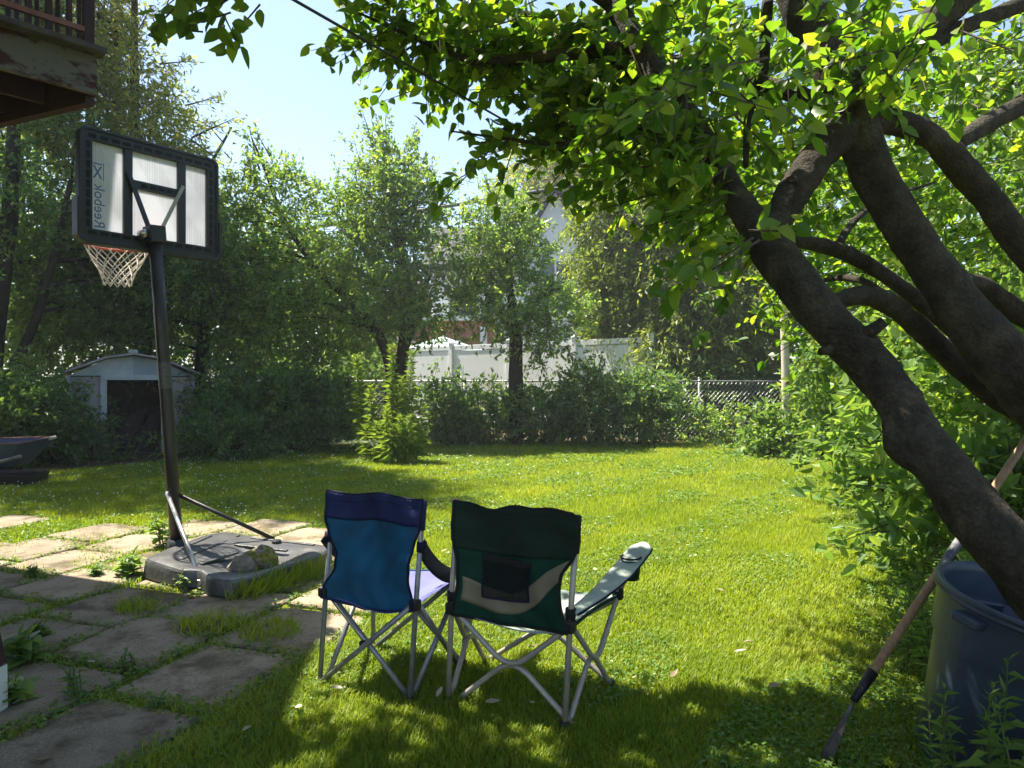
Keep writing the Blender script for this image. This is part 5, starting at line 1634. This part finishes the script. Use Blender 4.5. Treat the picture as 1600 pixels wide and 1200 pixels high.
# slender shoots rising above the fence shrubs
def shoots():
    rng = np.random.default_rng(77)
    for i, (px, top, Y) in enumerate(((895, 555, 15.0), (930, 537, 15.0), (960, 545, 15.0), (990, 560, 15.0), (720, 572, 15.1), (770, 575, 15.1), (1040, 585, 15.0), (745, 590, 15.0))):
        x = pxx(px, Y); h = pz(top, Y)
        root = thing("fence_sapling", "slender leafy sapling poking above the fence shrubs", "sapling", (x, Y, 0), group="saplings above the fence shrubs")
        MB().tube([(x, Y, 0), (x + .03, Y, h * .6), (x + rng.uniform(-.1, .1), Y, h)], [.012, .009, .003], n=5).build("stem", M["twig"], root)
        P = stalk_arrays(rng, (x, Y, .2), (x, Y, h), 34, .15, .42)
        np_link("leaves", leaf_arrays(*P), M["leaf_dark"], root, "stuff")
shoots()

# ------------------------------------------------------------------ tall weed clump in the lawn
def weed_clump():
    c = Vector((pxx(615, 11.9), 11.9, 0))
    rng = np.random.default_rng(5)
    root = thing("goldenrod_clump", "clump of tall narrow leaved weeds standing in the lawn", "weeds", c)
    st = [(612, 540, 11.9), (643, 550, 11.8), (556, 556, 12.4), (578, 604, 11.9), (628, 590, 12.0), (662, 636, 11.8), (603, 640, 11.5), (625, 650, 11.5), (590, 660, 11.7), (640, 650, 11.5), (655, 670, 11.6), (615, 665, 11.4), (570, 665, 11.9)]
    for i, (px, top, Y) in enumerate(st):
        x = pxx(px, Y); h = pz(top, Y)
        bx = c.x + (x - c.x) * .75
        s = MB().tube([(bx, Y, -.02), ((x + bx) / 2, Y, h * .5), (x, Y, h)], [.010, .008, .003], n=6).build("stem", M["weed_stem"], root, smooth=True)
        P = stalk_arrays(rng, (bx, Y, .0), (x, Y, h), int(150 * max(.6, h)), .20, .17)
        np_link("leaves", leaf_arrays(*P, curl=.3), M["leaf_spike"], s, "stuff")
    # a fallen stalk
    a = W(600, 694, 11.6); a.z = .35; e = W(516, 690, 11.6); e.z = .30
    s = MB().tube([a, (a + e) / 2 + Vector((0, 0, .05)), e], [.008, .006, .003], n=5).build("stem", M["weed_stem"], root)
    P = stalk_arrays(rng, a, e, 50, .16, .15)
    np_link("leaves", leaf_arrays(*P, curl=.3), M["leaf_pale"], s, "stuff")
M["leaf_spike"] = leaf_mat("leaf_goldenrod", (0.08, 0.15, 0.035), (0.14, 0.22, 0.05), (0.24, 0.32, 0.07), trans=.45, tcol=(1.9, 1.8, .7))
M["weed_stem"] = surf("weed_stem_green", (0.10, 0.13, 0.04), (0.07, 0.09, 0.03), rough=.7)
M["leaf_pale"] = leaf_mat("leaf_pale_underside", (0.16, 0.22, 0.17), (0.22, 0.28, 0.22), (0.28, 0.33, 0.27), trans=.2)
weed_clump()

# ------------------------------------------------------------------ leafy plants of the right-hand bed
BAND = [("leafy green weed in the overgrown bed beside the blue bin", "weeds beside the bin"), ("leafy green weed of the bed seen under the leaning trunk", "weeds under the leaning trunk"), ("leafy green weed at the far end of the bed near the pale pole", "weeds at the far end of the bed")]
WEED_LABEL = {-8: "narrow leaved weed at the lower left of the blue bin", -7: "taller weed sprouting right before the blue bin", -6: "low broad weed before the bin at the picture's corner", -5: "short weed touching the near side of the blue bin"}
def bed_plants():
    rng = np.random.default_rng(9)
    protos = []
    for k in range(5):
        parts = []; tws = MB()
        ns = 5
        for j in range(ns):
            h = rng.uniform(.55, .95) * (1 if k < 3 else .65)
            bx, by = rng.normal(size=2) * .07
            tx, ty = bx + rng.normal() * .16, by + rng.normal() * .16
            if k in (0, 1, 3):
                P = stalk_arrays(rng, (bx, by, 0), (tx, ty, h), 30, .13, .2)
                parts.append(leaf_arrays(*P, curl=.35))
            else:
                P = stalk_arrays(rng, (bx, by, 0), (tx, ty, h), 15, .12, .55)
                parts.append(leaf_arrays(*P, hi=True, curl=.3))
            tws.tube([(bx, by, -.02), ((bx + tx) / 2, (by + ty) / 2, h * .55), (tx, ty, h)], [.006, .005, .002], n=5)
        v, t = merge(parts)
        me = np_mesh("leaves", v, t); me.materials.append(M["leaf_weed"])
        ms = bpy.data.meshes.new("stems"); ms.from_pydata(tws.v, [], tws.f); ms.materials.append(M["weed_stem"]); ms.update()
        protos.append((me, ms))
    near = []
    for i in range(120):
        Y = 2.5 * (12.8 / 2.5) ** rng.random()
        X = float(bed_x(Y)) + rng.uniform(-.15, 1.3) * (.45 + .1 * Y)
        # keep the bin, trunk feet and rake clear
        if (X - 1.72) ** 2 + (Y - 2.46) ** 2 < .42 ** 2: continue
        if Y < 3.1 and X < 1.95 and X > 1.3 and Y > 2.0: continue
        near.append((X, Y))
    near += [(1.36, 2.18), (1.62, 2.08), (1.78, 2.02), (1.50, 2.14), (1.86, 3.0), (2.05, 3.15), (1.95, 3.4), (2.3, 3.5)]
    for i, (X, Y) in enumerate(near):
        me, ms = protos[int(rng.integers(5))]
        edge = X - float(bed_x(Y))
        sc = rng.uniform(.32, .6) + min(.6, max(0, edge) * .4)
        if Y < 2.3: sc = rng.uniform(.32, .5) if i % 2 else .62
        root = thing("bed_weed", WEED_LABEL[i - len(near)] if i - len(near) in WEED_LABEL else BAND[0 if Y < 4.2 else 1 if Y < 7.5 else 2][0], "weed", (X, Y, 0), rng.uniform(0, 6.28), BAND[0 if Y < 4.2 else 1 if Y < 7.5 else 2][1])
        root.scale = (sc, sc, sc)
        link("stems", ms, None, root); link("leaves", me, None, root, "stuff")
bed_plants()

# ------------------------------------------------------------------ broadleaf weeds on the patio
def patio_weed(label, px, py, h, n, L, w, seed, m="leaf_weed"):
    rng = np.random.default_rng(seed)
    c = G(px, py)
    root = thing("patio_weed", label, "weed", c, group="weeds on the patio")
    tb = MB(); parts = []
    for j in range(n):
        a = rng.uniform(0, 6.28); q = rng.uniform(.1, .35) * h
        b0 = np.array([c.x + rng.normal() * .02, c.y + rng.normal() * .02, 0])
        t0 = np.array([c.x + math.cos(a) * q, c.y + math.sin(a) * q, h * rng.uniform(.6, 1.0)])
        P = stalk_arrays(rng, b0, t0, 9, L, w)
        parts.append(leaf_arrays(*P, hi=True, curl=.25))
        tb.tube([b0, (b0 + t0) / 2 + np.array([0, 0, .02]), t0], [.004, .003, .0015], n=5)
    tb.build("stems", M["weed_stem"], root); np_link("leaves", merge(parts), M[m], root, "stuff")
patio_weed("sunlit nettle like weed just left of the hoop pole", 256, 858, .34, 7, .10, .5, 1)
patio_weed("sunlit broad leaved weed left of the hoop base", 205, 905, .20, 4, .12, .55, 2)
patio_weed("low leafy weed under the near corner of the hoop base", 292, 925, .14, 5, .06, .5, 3)
patio_weed("small feathery weed between shaded slabs", 113, 1098, .17, 6, .05, .35, 4)
patio_weed("broad leaved weed at the left picture edge by the post", 35, 1042, .16, 6, .12, .75, 5, "leaf_mid")
patio_weed("round leaved creeping weed beside the post foot", 18, 1105, .13, 5, .10, .8, 6, "leaf_mid")
patio_weed("tiny weed in the near slab joint", 248, 1112, .10, 4, .05, .3, 7)
patio_weed("small weed at the corner of the shaded slab", 200, 1052, .12, 4, .05, .3, 8)
patio_weed("low weed patch in the joint above the shaded slabs", 60, 1000, .09, 9, .06, .6, 9)
patio_weed("leafy weed in the sunlit slab joint", 150, 905, .10, 8, .06, .5, 10)
patio_weed("weed at the outer joint of the sunlit slabs", 50, 905, .09, 8, .055, .5, 12)

# ------------------------------------------------------------------ grass
def grass():
    rng = np.random.default_rng(2)
    Nn = 840000
    Y = 2.15 * (16.0 / 2.15) ** rng.random(Nn)
    X = rng.uniform(-.92, .80, Nn) * Y
    sdist = slab_dist(X, Y)
    keep = (Y < back_y(X) + rng.normal(size=Nn) * .15)
    bx = bed_x(Y)
    keep &= rng.random(Nn) < np.clip(1.0 - (X - bx + .25) / .9, 0, 1)
    # on the patio: only in the joints, and thin
    onp = sdist < 0.04
    cl = np.sin(X * 5.1 + 1.3) * np.sin(Y * 4.3 + .7) + .5 * np.sin(X * 11 + Y * 9)
    joint = (sdist > -.05) & (cl > -.45)
    far_over = (sdist > -.24) & (Y > 4.4) & (cl > .0)
    keep &= (~onp) | (joint & (rng.random(Nn) < .75)) | (far_over & (rng.random(Nn) < .6))
    # bare scuffed earth beside the base and the slabs
    bare = ((X + 1.25) ** 2 / .35 ** 2 + (Y - 4.45) ** 2 / .45 ** 2 < 1) & (cl < .2)
    keep &= ~bare
    keep &= rng.random(Nn) < np.clip(sdist * 9 + .35, .25, 1)
    keep &= ~((X > -2.46) & (X < -1.36) & (Y > 4.62) & (Y < 5.5) )
    wear = .5 + .5 * np.sin(X * 2.9 + 1.7 * np.sin(Y * 2.1)) * np.sin(Y * 3.3 + 1.2 * np.sin(X * 1.7 + 1))
    keep &= rng.random(Nn) < .5 + .6 * wear
    keep &= ~((X - bx > -.55) & (np.sin(X * 7 + Y * 5) + np.sin(Y * 9) > .35) & (rng.random(Nn) < .8))
    X = X[keep]; Y = Y[keep]; sdist = sdist[keep]; K = len(X)
    patch = .5 + .5 * np.sin(X * 1.7 + np.sin(Y * 1.1) * 2) * np.cos(Y * 1.3 + X * .6)
    h = (.022 + .028 * rng.random(K)) * (.8 + .5 * patch)
    h = np.where(sdist < .25, h * 1.1, h)
    near_shade = (Y < 3.3)
    h = np.where(near_shade, h * .95, h)
    w = .0021 * np.maximum(1, Y / 3.4) * (.8 + .5 * rng.random(K))
    an = rng.uniform(0, 2 * math.pi, K)
    ln = rng.uniform(.15, 1.0, K) * h
    dirx, diry = np.cos(an), np.sin(an)
    sx, sy = -diry * w, dirx * w
    z0 = np.full(K, -.004)
    v = np.empty((K, 5, 3))
    m = .55
    v[:, 0] = np.stack([X - sx, Y - sy, z0], 1); v[:, 1] = np.stack([X + sx, Y + sy, z0], 1)
    mx, my = X + dirx * ln * .3, Y + diry * ln * .3
    v[:, 2] = np.stack([mx + sx * .8, my + sy * .8, h * .62], 1); v[:, 3] = np.stack([mx - sx * .8, my - sy * .8, h * .62], 1)
    v[:, 4] = np.stack([X + dirx * ln, Y + diry * ln, h], 1)
    base = (np.arange(K) * 5)[:, None, None]
    nearm = Y < 5.5
    T = np.array([[0, 1, 2], [0, 2, 3], [3, 2, 4]])
    tri = (base[nearm] + T[None]).reshape(-1, 3)
    T2 = np.array([[0, 1, 4]])
    tri2 = (base[~nearm] + T2[None]).reshape(-1, 3)
    o = link("grass", np_mesh("grass", v.reshape(-1, 3), np.concatenate([tri, tri2])), M["grass"])
    tag(o, "short green grass blades of the mown lawn", "grass", kind="stuff")
    # clover and small broad leaves
    Nc = 120000
    Y = 2.15 * (13.5 / 2.15) ** rng.random(Nc); X = rng.uniform(-.92, .80, Nc) * Y
    sd_ = slab_dist(X, Y)
    cl = np.sin(X * 2.3 + 2) * np.sin(Y * 1.9) + .6 * np.sin(X * 5.2 - Y * 4.1)
    kp = (Y < back_y(X)) & (X < bed_x(Y) + .5) & ((sd_ > .0) | ((sd_ > -.05) & (rng.random(Nc) < .7))) & ((cl > .1) | (sd_ < .06))
    kp &= ~((X > -2.46) & (X < -1.36) & (Y > 4.62) & (Y < 5.5))
    X = X[kp]; Y = Y[kp]; K = len(X)
    z = rng.uniform(.012, .045, K)
    an = rng.uniform(0, 6.28, K)
    d = np.stack([np.cos(an), np.sin(an), rng.normal(size=K) * .25], 1)
    n = np.stack([rng.normal(size=K) * .3, rng.normal(size=K) * .3, np.ones(K)], 1)
    L = .014 * (1 + .9 * rng.random(K)) * np.maximum(1, Y / 4.5)
    o = link("clover", np_mesh("clover", *leaf_arrays(np.stack([X, Y, z], 1), d, n, L, L * .8)), M["clover"])
    tag(o, "small clover and plantain leaves among the grass", "ground cover", kind="stuff")
    # white clover heads
    Nf = 1500
    Y = rng.uniform(5.2, 12.5, Nf * 3); X = rng.uniform(-6.5, 1.0, Nf * 3)
    pr = np.clip(1.1 - (X + 4.0) / 4.5, .05, 1) * (.55 + .45 * np.sin(X * 2.1) * np.cos(Y * 1.7))
    kp = (Y < back_y(X) - .4) & (rng.random(len(X)) < pr * .38) & (X > -.75 * Y) & (slab_dist(X, Y) > .1)
    X = X[kp]; Y = Y[kp]; K = len(X)
    r = rng.uniform(.007, .011, K)
    z = rng.uniform(.045, .075, K)
    oct_ = np.array([[1, 0, 0], [-1, 0, 0], [0, 1, 0], [0, -1, 0], [0, 0, 1], [0, 0, -1]], float)
    v = np.stack([X, Y, z], 1)[:, None] + oct_[None] * r[:, None, None]
    T = np.array([[0, 2, 4], [2, 1, 4], [1, 3, 4], [3, 0, 4], [2, 0, 5], [1, 2, 5], [3, 1, 5], [0, 3, 5]])
    t = ((np.arange(K) * 6)[:, None, None] + T[None]).reshape(-1, 3)
    o = link("clover_flowers", np_mesh("clover_flowers", v.reshape(-1, 3), t, True), M["petal"])
    tag(o, "white clover flower heads dotted over the shaded lawn", "flowers", kind="stuff")
    # long tuft by the base
    rng = np.random.default_rng(8)
    def tuft(label, x0, y0, n, rad, hh, lean, cat="grass tuft"):
        an = rng.uniform(0, 6.28, n); rr = rad * np.sqrt(rng.random(n))
        pos = np.stack([x0 + rr * np.cos(an), y0 + rr * np.sin(an), np.zeros(n)], 1)
        d = np.stack([rng.normal(size=n) * .35 + lean[0], rng.normal(size=n) * .35 + lean[1], np.ones(n) * .9], 1)
        L = hh * (.6 + .6 * rng.random(n))
        nn = np.stack([rng.normal(size=n), rng.normal(size=n), np.zeros(n)], 1)
        o = link("grass_tuft", np_mesh("grass_tuft", *leaf_arrays(pos, d, nn, L, np.full(n, .006), curl=.35, hi=True)), M["grass"])
        tag(o, label, cat, "unmown grass tufts", kind="stuff")
    for i in range(9):
        t = i / 8
        tuft("long unmown grass along the near edge of the hoop base", -1.66 + .36 * t, 4.34 + .60 * t, 70, .10, .17, (.35, -.1))
    tuft("grass tuft between the slabs near the hoop base", -2.18, 4.13, 170, .11, .09, (0, 0))
    tuft("shaded grass tuft on the slab edge", -1.62, 3.83, 260, .17, .10, (0, 0))
    tuft("grass fringe beside the shaded slab", -1.28, 3.75, 260, .16, .09, (0, 0))
grass()

# dry leaves lying on the lawn and slabs
def litter():
    rng = np.random.default_rng(14)
    n = 70
    Y = rng.uniform(2.4, 5.5, n); X = rng.uniform(-2.2, 1.4, n)
    kp = np.abs(X) < .75 * Y
    X = X[kp]; Y = Y[kp]; n = len(X)
    an = rng.uniform(0, 6.28, n)
    d = np.stack([np.cos(an), np.sin(an), rng.normal(size=n) * .15], 1)
    nn = np.stack([rng.normal(size=n) * .25, rng.normal(size=n) * .25, np.ones(n)], 1)
    on = slab_dist(X, Y) < 0
    z = np.where(on, .034, .055)
    L = .035 + .03 * rng.random(n)
    o = link("fallen_leaves", np_mesh("fallen_leaves", *leaf_arrays(np.stack([X, Y, z], 1), d, nn, L, L * .5, hi=True, curl=-.2)), M["dryleaf"])
    tag(o, "scattered dry fallen leaves on the slabs and grass", "leaves", kind="stuff")
M["dryleaf"] = leaf_mat("dry_leaf", (0.16, 0.11, 0.06), (0.3, 0.24, 0.15), (0.42, 0.38, 0.28), trans=.15, tcol=(1, 1, 1))
litter()

# ================================================================== THE BIG TREE IN FRONT
def big_tree():
    rng = np.random.default_rng(31)
    random.seed(31)
    root = thing("shade_tree", "large dark many limbed tree leaning over the lawn beside the bin", "tree", (1.95, 1.75, 0))
    def limb(name, pts, n=24, sub=12, wob=.0, knob=None):
        from mathutils import noise
        if n < 16: n, sub = n, 6
        cp = curve([p for p, _ in pts], sub); rr = interp([r for _, r in pts], sub)
        # gentle irregular thickening
        rr = [r * (1 + .025 * math.sin(i * .47 + 2) * math.sin(i * .23)) for i, r in enumerate(rr)]
        rr = [r * (.84 if n >= 16 else .9) for r in rr]
        b = MB().tube(cp, rr, n=n)
        for i in range(len(cp)):
            for k in range(n):
                v = Vector(b.v[i * n + k]); q = v - cp[i]
                f = 1 + .11 * noise.noise(v * 7) + .07 * noise.noise(v * 19) + .045 * noise.noise(v * 42)
                b.v[i * n + k] = tuple(cp[i] + q * f)
        if knob:
            kp, kr, kd = knob
            for i, v in enumerate(b.v):
                v = Vector(v); q = (v - kp).length
                if q < kr:
                    f = (1 - (q / kr) ** 2) ** 2
                    b.v[i] = tuple(v + kd * f)
        return b.build(name, M["bark_fg"], root, smooth=True)
    def LP(lst):
        return [(W(px, py, Y), wpx / 2 / F * Y) for px, py, Y, wpx in lst]
    kn = W(1404, 690, 2.16)
    limb("trunk", [(Vector((1.98, 1.72, -.12)), .15), (Vector((1.72, 1.82, .42)), .12)] + LP([(1605, 895, 1.95, 118), (1521, 797, 2.05, 102), (1448, 700, 2.16, 88), (1375, 590, 2.30, 82), (1275, 480, 2.38, 80), (1203, 388, 2.5, 76), (1150, 308, 2.62, 48), (1112, 240, 2.72, 43), (1075, 180, 2.8, 42), (1025, 118, 2.9, 42), (985, 50, 3.05, 40), (920, -60, 3.2, 36), (850, -200, 3.3, 24), (780, -340, 3.4, 5)]),
         n=22, wob=.02, knob=(kn, .12, Vector((-.04, 0, -.02))))
    limb("limb", LP([(1190, 392, 2.5, 50), (1240, 300, 2.58, 62), (1280, 240, 2.66, 64), (1330, 190, 2.74, 72), (1375, 105, 2.8, 72), (1450, 40, 2.85, 60), (1540, -40, 2.9, 54), (1680, -180, 3.0, 38), (1800, -330, 3.1, 6)]))
    limb("trunk", [(Vector((2.85, 2.5, -.12)), .2), (Vector((2.55, 2.55, .55)), .17)] + LP([(1660, 655, 2.58, 126), (1562, 555, 2.6, 102), (1500, 478, 2.64, 86), (1448, 405, 2.67, 78), (1401, 335, 2.7, 74), (1358, 258, 2.72, 72), (1330, 180, 2.74, 80), (1290, 80, 2.78, 78), (1248, -10, 2.82, 76), (1190, -140, 2.9, 62), (1130, -280, 3.0, 34), (1070, -430, 3.1, 6)]), n=22)
    limb("limb", [(Vector((2.95, 3.0, -.12)), .11), (Vector((2.75, 3.05, .9)), .09)] + LP([(1680, 490, 3.05, 56), (1605, 395, 3.02, 52), (1558, 330, 3.0, 52), (1503, 265, 2.97, 50), (1450, 212, 2.9, 48), (1390, 190, 2.8, 46), (1345, 200, 2.74, 40)]))
    limb("limb", LP([(1290, 478, 2.40, 30), (1345, 462, 2.55, 36), (1400, 482, 2.7, 40), (1480, 553, 2.85, 42), (1560, 620, 2.95, 46), (1660, 690, 3.0, 54)]) + [(Vector((2.7, 2.9, .5)), .09), (Vector((2.85, 2.85, -.1)), .12)])
    limb("limb", LP([(1215, 372, 2.5, 22), (1290, 385, 2.8, 28), (1350, 410, 3.0, 26), (1410, 450, 3.1, 26), (1470, 500, 3.2, 28), (1540, 545, 3.3, 32), (1660, 640, 3.4, 40)]) + [(Vector((2.85, 3.15, .7)), .07), (Vector((2.98, 3.0, -.1)), .09)], n=12)
    limb("limb", LP([(1478, 455, 2.70, 24), (1520, 440, 2.95, 30), (1580, 480, 3.1, 38), (1660, 545, 3.2, 44)]) + [(Vector((2.76, 3.06, .9)), .07)], n=12)
    limb("branch", LP([(1490, 225, 2.95, 30), (1540, 195, 3.1, 34), (1610, 155, 3.2, 34), (1700, 90, 3.3, 24), (1830, 20, 3.5, 4)]), n=12)
    limb("branch", LP([(1440, 75, 2.83, 26), (1500, 45, 2.9, 28), (1610, 0, 3.0, 26), (1700, -50, 3.1, 18), (1810, -95, 3.2, 4)]), n=12)
    limb("branch", LP([(1060, 140, 2.9, 30), (1000, 120, 3.1, 24), (930, 70, 3.3, 20), (850, 30, 3.5, 14), (760, 10, 3.6, 8)]), n=10)
    limb("branch", LP([(1000, 70, 3.05, 28), (930, 80, 3.1, 24), (830, 90, 3.2, 20), (740, 95, 3.3, 14), (650, 60, 3.35, 8), (560, 20, 3.4, 4)]), n=10)
    limb("branch", LP([(1110, 225, 2.75, 26), (1040, 205, 2.95, 20), (960, 195, 3.1, 14), (880, 225, 3.2, 9), (780, 215, 3.25, 5), (705, 205, 3.25, 3)]), n=10)
    limb("branch", LP([(1140, 285, 2.65, 24), (1090, 250, 2.9, 18), (1010, 240, 3.1, 12), (950, 260, 3.2, 6)]), n=8)
    limb("branch", LP([(1200, 0, 2.9, 18), (1195, 60, 3.0, 22), (1190, 120, 3.05, 20), (1170, 180, 3.0, 14), (1165, 260, 2.9, 10)]), n=8)
    limb("branch", LP([(1340, 190, 2.74, 30), (1250, 150, 2.9, 34), (1160, 120, 3.1, 24), (1110, 100, 3.2, 18), (1040, 90, 3.3, 10)]), n=10)
    limb("branch", LP([(1305, 392, 2.85, 14), (1335, 345, 3.1, 12), (1385, 310, 3.4, 9), (1460, 285, 3.7, 5)]), n=8)
    limb("branch", LP([(960, 10, 3.1, 26), (800, -90, 3.2, 22), (600, -110, 3.0, 16), (440, -60, 2.75, 9), (340, 10, 2.6, 4)]), n=8)
    limb("branch", LP([(1400, 480, 2.70, 16), (1350, 440, 3.0, 14), (1300, 435, 3.3, 10), (1260, 450, 3.6, 5)]), n=8)
    # stubs of pruned branches
    for (px, py, Y, dx, dz, rr_) in ((1345, 528, 2.30, .06, .05, .020), (1470, 745, 2.17, -.05, .04, .018), (1300, 545, 2.33, -.05, -.01, .016), (1255, 300, 2.55, -.05, .04, .016)):
        p = W(px, py, Y)
        MB().tube([p, p + Vector((dx * .5, -.02, dz * .5)), p + Vector((dx, -.03, dz))], [rr_ * 1.5, rr_, rr_ * .8], n=10, wob=.12).build("branch_stub", M["bark_fg"], root, smooth=True)
    # hanging cord from the crotch
    MB().tube([W(1228, 30, 2.75), W(1232, 150, 2.72), W(1240, 235, 2.70)], .0025, n=5).build("bark_strand", M["twig"], root)

    frames = []; tw = []
    def cloud(px, py, Y, rx, ry, rY, n, ln=.30, nl=12, size=.069, up=-.05, side=(-.5, .1)):
        if 3.0 <= Y < 3.4: Y += .14; rY *= .55
        c = np.array(W(px, py, Y)); s = Y / F
        st = c + rng.normal(size=(n, 3)) * np.array([rx * s, rY, ry * s]) * .62
        di = rng.normal(size=(n, 3)) * np.array([.8, .7, .35]) + np.array([side[0], side[1], up])
        P = sprays(rng, st, di, ln * (.6 + .7 * rng.random(n)), nl, size, .66, droop=.30, spread=.035, hang=.30, nup=.7, along=.5, rnd=.75)
        frames.append(P[:5]); tw.append(P[5])
    # front fringe, big leaves
    for a in ((625, 40, 3.35, 40, 22, .2, 10), (690, 58, 3.3, 60, 35, .3, 26), (765, 50, 3.3, 80, 42, .35, 38), (840, 100, 3.25, 75, 42, .35, 38), (720, 5, 3.3, 110, 25, .3, 28),
              (800, 222, 3.25, 60, 14, .12, 10), (885, 205, 3.2, 60, 35, .25, 18), (910, 60, 3.2, 90, 60, .4, 40), (975, 145, 3.1, 80, 70, .4, 40), (985, 225, 3.1, 55, 26, .3, 14),
              (1000, 60, 3.0, 100, 70, .4, 40), (1025, 205, 2.9, 65, 55, .4, 22), (1060, 280, 3.0, 46, 24, .3, 11), (1125, 300, 2.8, 50, 32, .3, 13), (1060, 180, 2.6, 60, 60, .3, 14), (1130, 60, 2.9, 90, 60, .4, 28),
              (1150, 190, 2.5, 40, 60, .25, 9), (1180, 375, 2.35, 60, 18, .2, 6), (1255, 60, 2.6, 70, 40, .3, 9), (1380, 60, 2.45, 90, 45, .25, 12), (1370, 130, 2.45, 60, 30, .2, 5), (1470, 60, 2.6, 80, 40, .3, 9)):
        cloud(*a)
    # the twig hanging in at the top left
    cloud(318, 40, 2.55, 22, 9, .1, 3, ln=.16, size=.075, nl=6, side=(0, 0)); cloud(345, 0, 2.55, 30, 9, .12, 5, ln=.18, size=.075, nl=7, side=(0, 0)); cloud(390, -12, 2.55, 18, 8, .12, 3, ln=.16, size=.075, nl=6, side=(0, 0))
    nfront = sum(len(f[0]) for f in frames)
    # inner and far crown seen between the limbs
    for a in ((1130, 150, 3.9, 140, 110, .6, 70), (1240, 250, 4.2, 110, 90, .6, 60), (1160, 290, 4.0, 80, 50, .5, 32), (1450, 130, 4.2, 130, 110, .7, 80), (1560, 90, 4.4, 110, 110, .7, 70), (1560, 260, 4.8, 90, 80, .7, 60), (1440, 330, 4.8, 110, 80, .7, 60),
              (1340, 380, 4.8, 100, 70, .6, 50), (1300, 60, 4.2, 110, 80, .6, 56), (1050, 90, 4.0, 100, 90, .5, 44), (1520, 400, 5.0, 110, 60, .6, 44), (1250, 425, 4.6, 60, 28, .5, 12), (1360, 500, 4.6, 80, 40, .5, 22), (1030, 215, 3.9, 60, 50, .4, 20), (1570, 520, 4.4, 70, 60, .5, 30), (985, 110, 4.0, 70, 60, .4, 26)):
        cloud(*a, ln=.42, nl=13, size=.068)
    # crown above and behind the camera's view, which shades the lawn
    low = []
    def vol(x0, x1, y0, y1, z0, z1, n):
        st = np.stack([rng.uniform(x0, x1, n), rng.uniform(y0, y1, n), rng.uniform(z0, z1, n)], 1)
        st = st[st[:, 2] > CAM_H + .56 * st[:, 1] + .55]
        n = len(st)
        di = rng.normal(size=(n, 3)) * np.array([.8, .8, .4])
        P = sprays(rng, st, di, .45 * (.6 + .7 * rng.random(n)), 13, .10, .62, droop=.3, spread=.05, nup=.8)
        q = P[0]; qx = q[:, 0] / q[:, 1] * F + 800; qy = HZ - (q[:, 2] - CAM_H) / q[:, 1] * F
        kp = (qy < -45) | (qx < -60) | (qx > 1660)
        low.append(leaf_arrays(*[a_[kp] for a_ in P[:5]]))
        e = P[5]; ey = HZ - (e[2][:, 2] - CAM_H) / e[2][:, 1] * F
        tw.append(tuple(a_[ey < -20] for a_ in e))
    vol(-3.4, -.9, 1.4, 3.75, 3.0, 4.5, 1500)
    vol(-.9, .35, 1.2, 3.3, 3.0, 4.2, 480)
    vol(0.8, 3.2, 1.2, 2.2, 3.4, 5.0, 160)
    pos = np.concatenate([f[0] for f in frames]); d = np.concatenate([f[1] for f in frames]); nn = np.concatenate([f[2] for f in frames])
    L = np.concatenate([f[3] for f in frames]); Wd = np.concatenate([f[4] for f in frames])
    # keep leaves off the lens
    ok = np.linalg.norm(pos - np.array([0, 0, CAM_H]), axis=1) > 1.5
    ppx = pos[:, 0] / pos[:, 1] * F + 800; ppy = HZ - (pos[:, 2] - CAM_H) / pos[:, 1] * F
    inview = (ppx > -20) & (ppx < 1620) & (ppy > -20) & (ppy < 1220)
    idx = np.arange(len(pos))
    score = np.where(ok & inview & (idx < nfront), L / pos[:, 1], 0)
    big = np.argsort(-score)[:300]
    mask = ok.copy(); mask[big] = False
    rest = np.nonzero(mask)[0]
    np_link("twigs", merge([twig_arrays(t, .0045, .0015) for t in tw]), M["twig"], root, "stuff")
    np_link("upper_foliage", merge(low), M["leaf_fg"], root, "stuff")
    np_link("foliage", leaf_arrays(pos[rest], d[rest], nn[rest], L[rest], Wd[rest], hi=True), M["leaf_fg"], root, "stuff")
    protos = []
    for k in range(4):
        v, t = leaf_arrays(np.zeros((1, 3)), np.array([[0, 1.0, 0]]), np.array([[0, 0, 1.0]]), np.ones(1), np.array([.66]), hi=True, curl=.08 + .07 * k, fold=.06 + .05 * k)
        me = np_mesh("leaf", v, t, True); me.materials.append(M["leaf_fg"]); protos.append(me)
    o3 = np.array(org(root))
    dd = nrm(d[big]); ss = nrm(np.cross(dd, nn[big])); n2 = np.cross(ss, dd)
    for j, i in enumerate(big):
        o = link("leaf", protos[j % 4], None, root)
        p = pos[i] - o3; l = float(L[i])
        o.matrix_basis = Matrix(((ss[j][0] * l, dd[j][0] * l, n2[j][0] * l, p[0]), (ss[j][1] * l, dd[j][1] * l, n2[j][1] * l, p[1]), (ss[j][2] * l, dd[j][2] * l, n2[j][2] * l, p[2]), (0, 0, 0, 1)))
big_tree()

# ================================================================== thin summer haze round the whole scene
def haze():
    b = MB().box((0, 55, 6.8), (240, 250, 15.6))
    m, nt, out = new_mat("summer_haze")
    pv = N(nt, "ShaderNodeVolumePrincipled")
    pv.inputs["Color"].default_value = (.92, .96, 1.0, 1)
    pv.inputs["Density"].default_value = HAZE
    pv.inputs["Anisotropy"].default_value = .35
    nt.links.new(pv.outputs[0], out.inputs["Volume"])
    o = b.build("haze", m)
    tag(o, "thin pale summer haze over the yard", "haze", kind="stuff")
HAZE = 0.0015
haze()
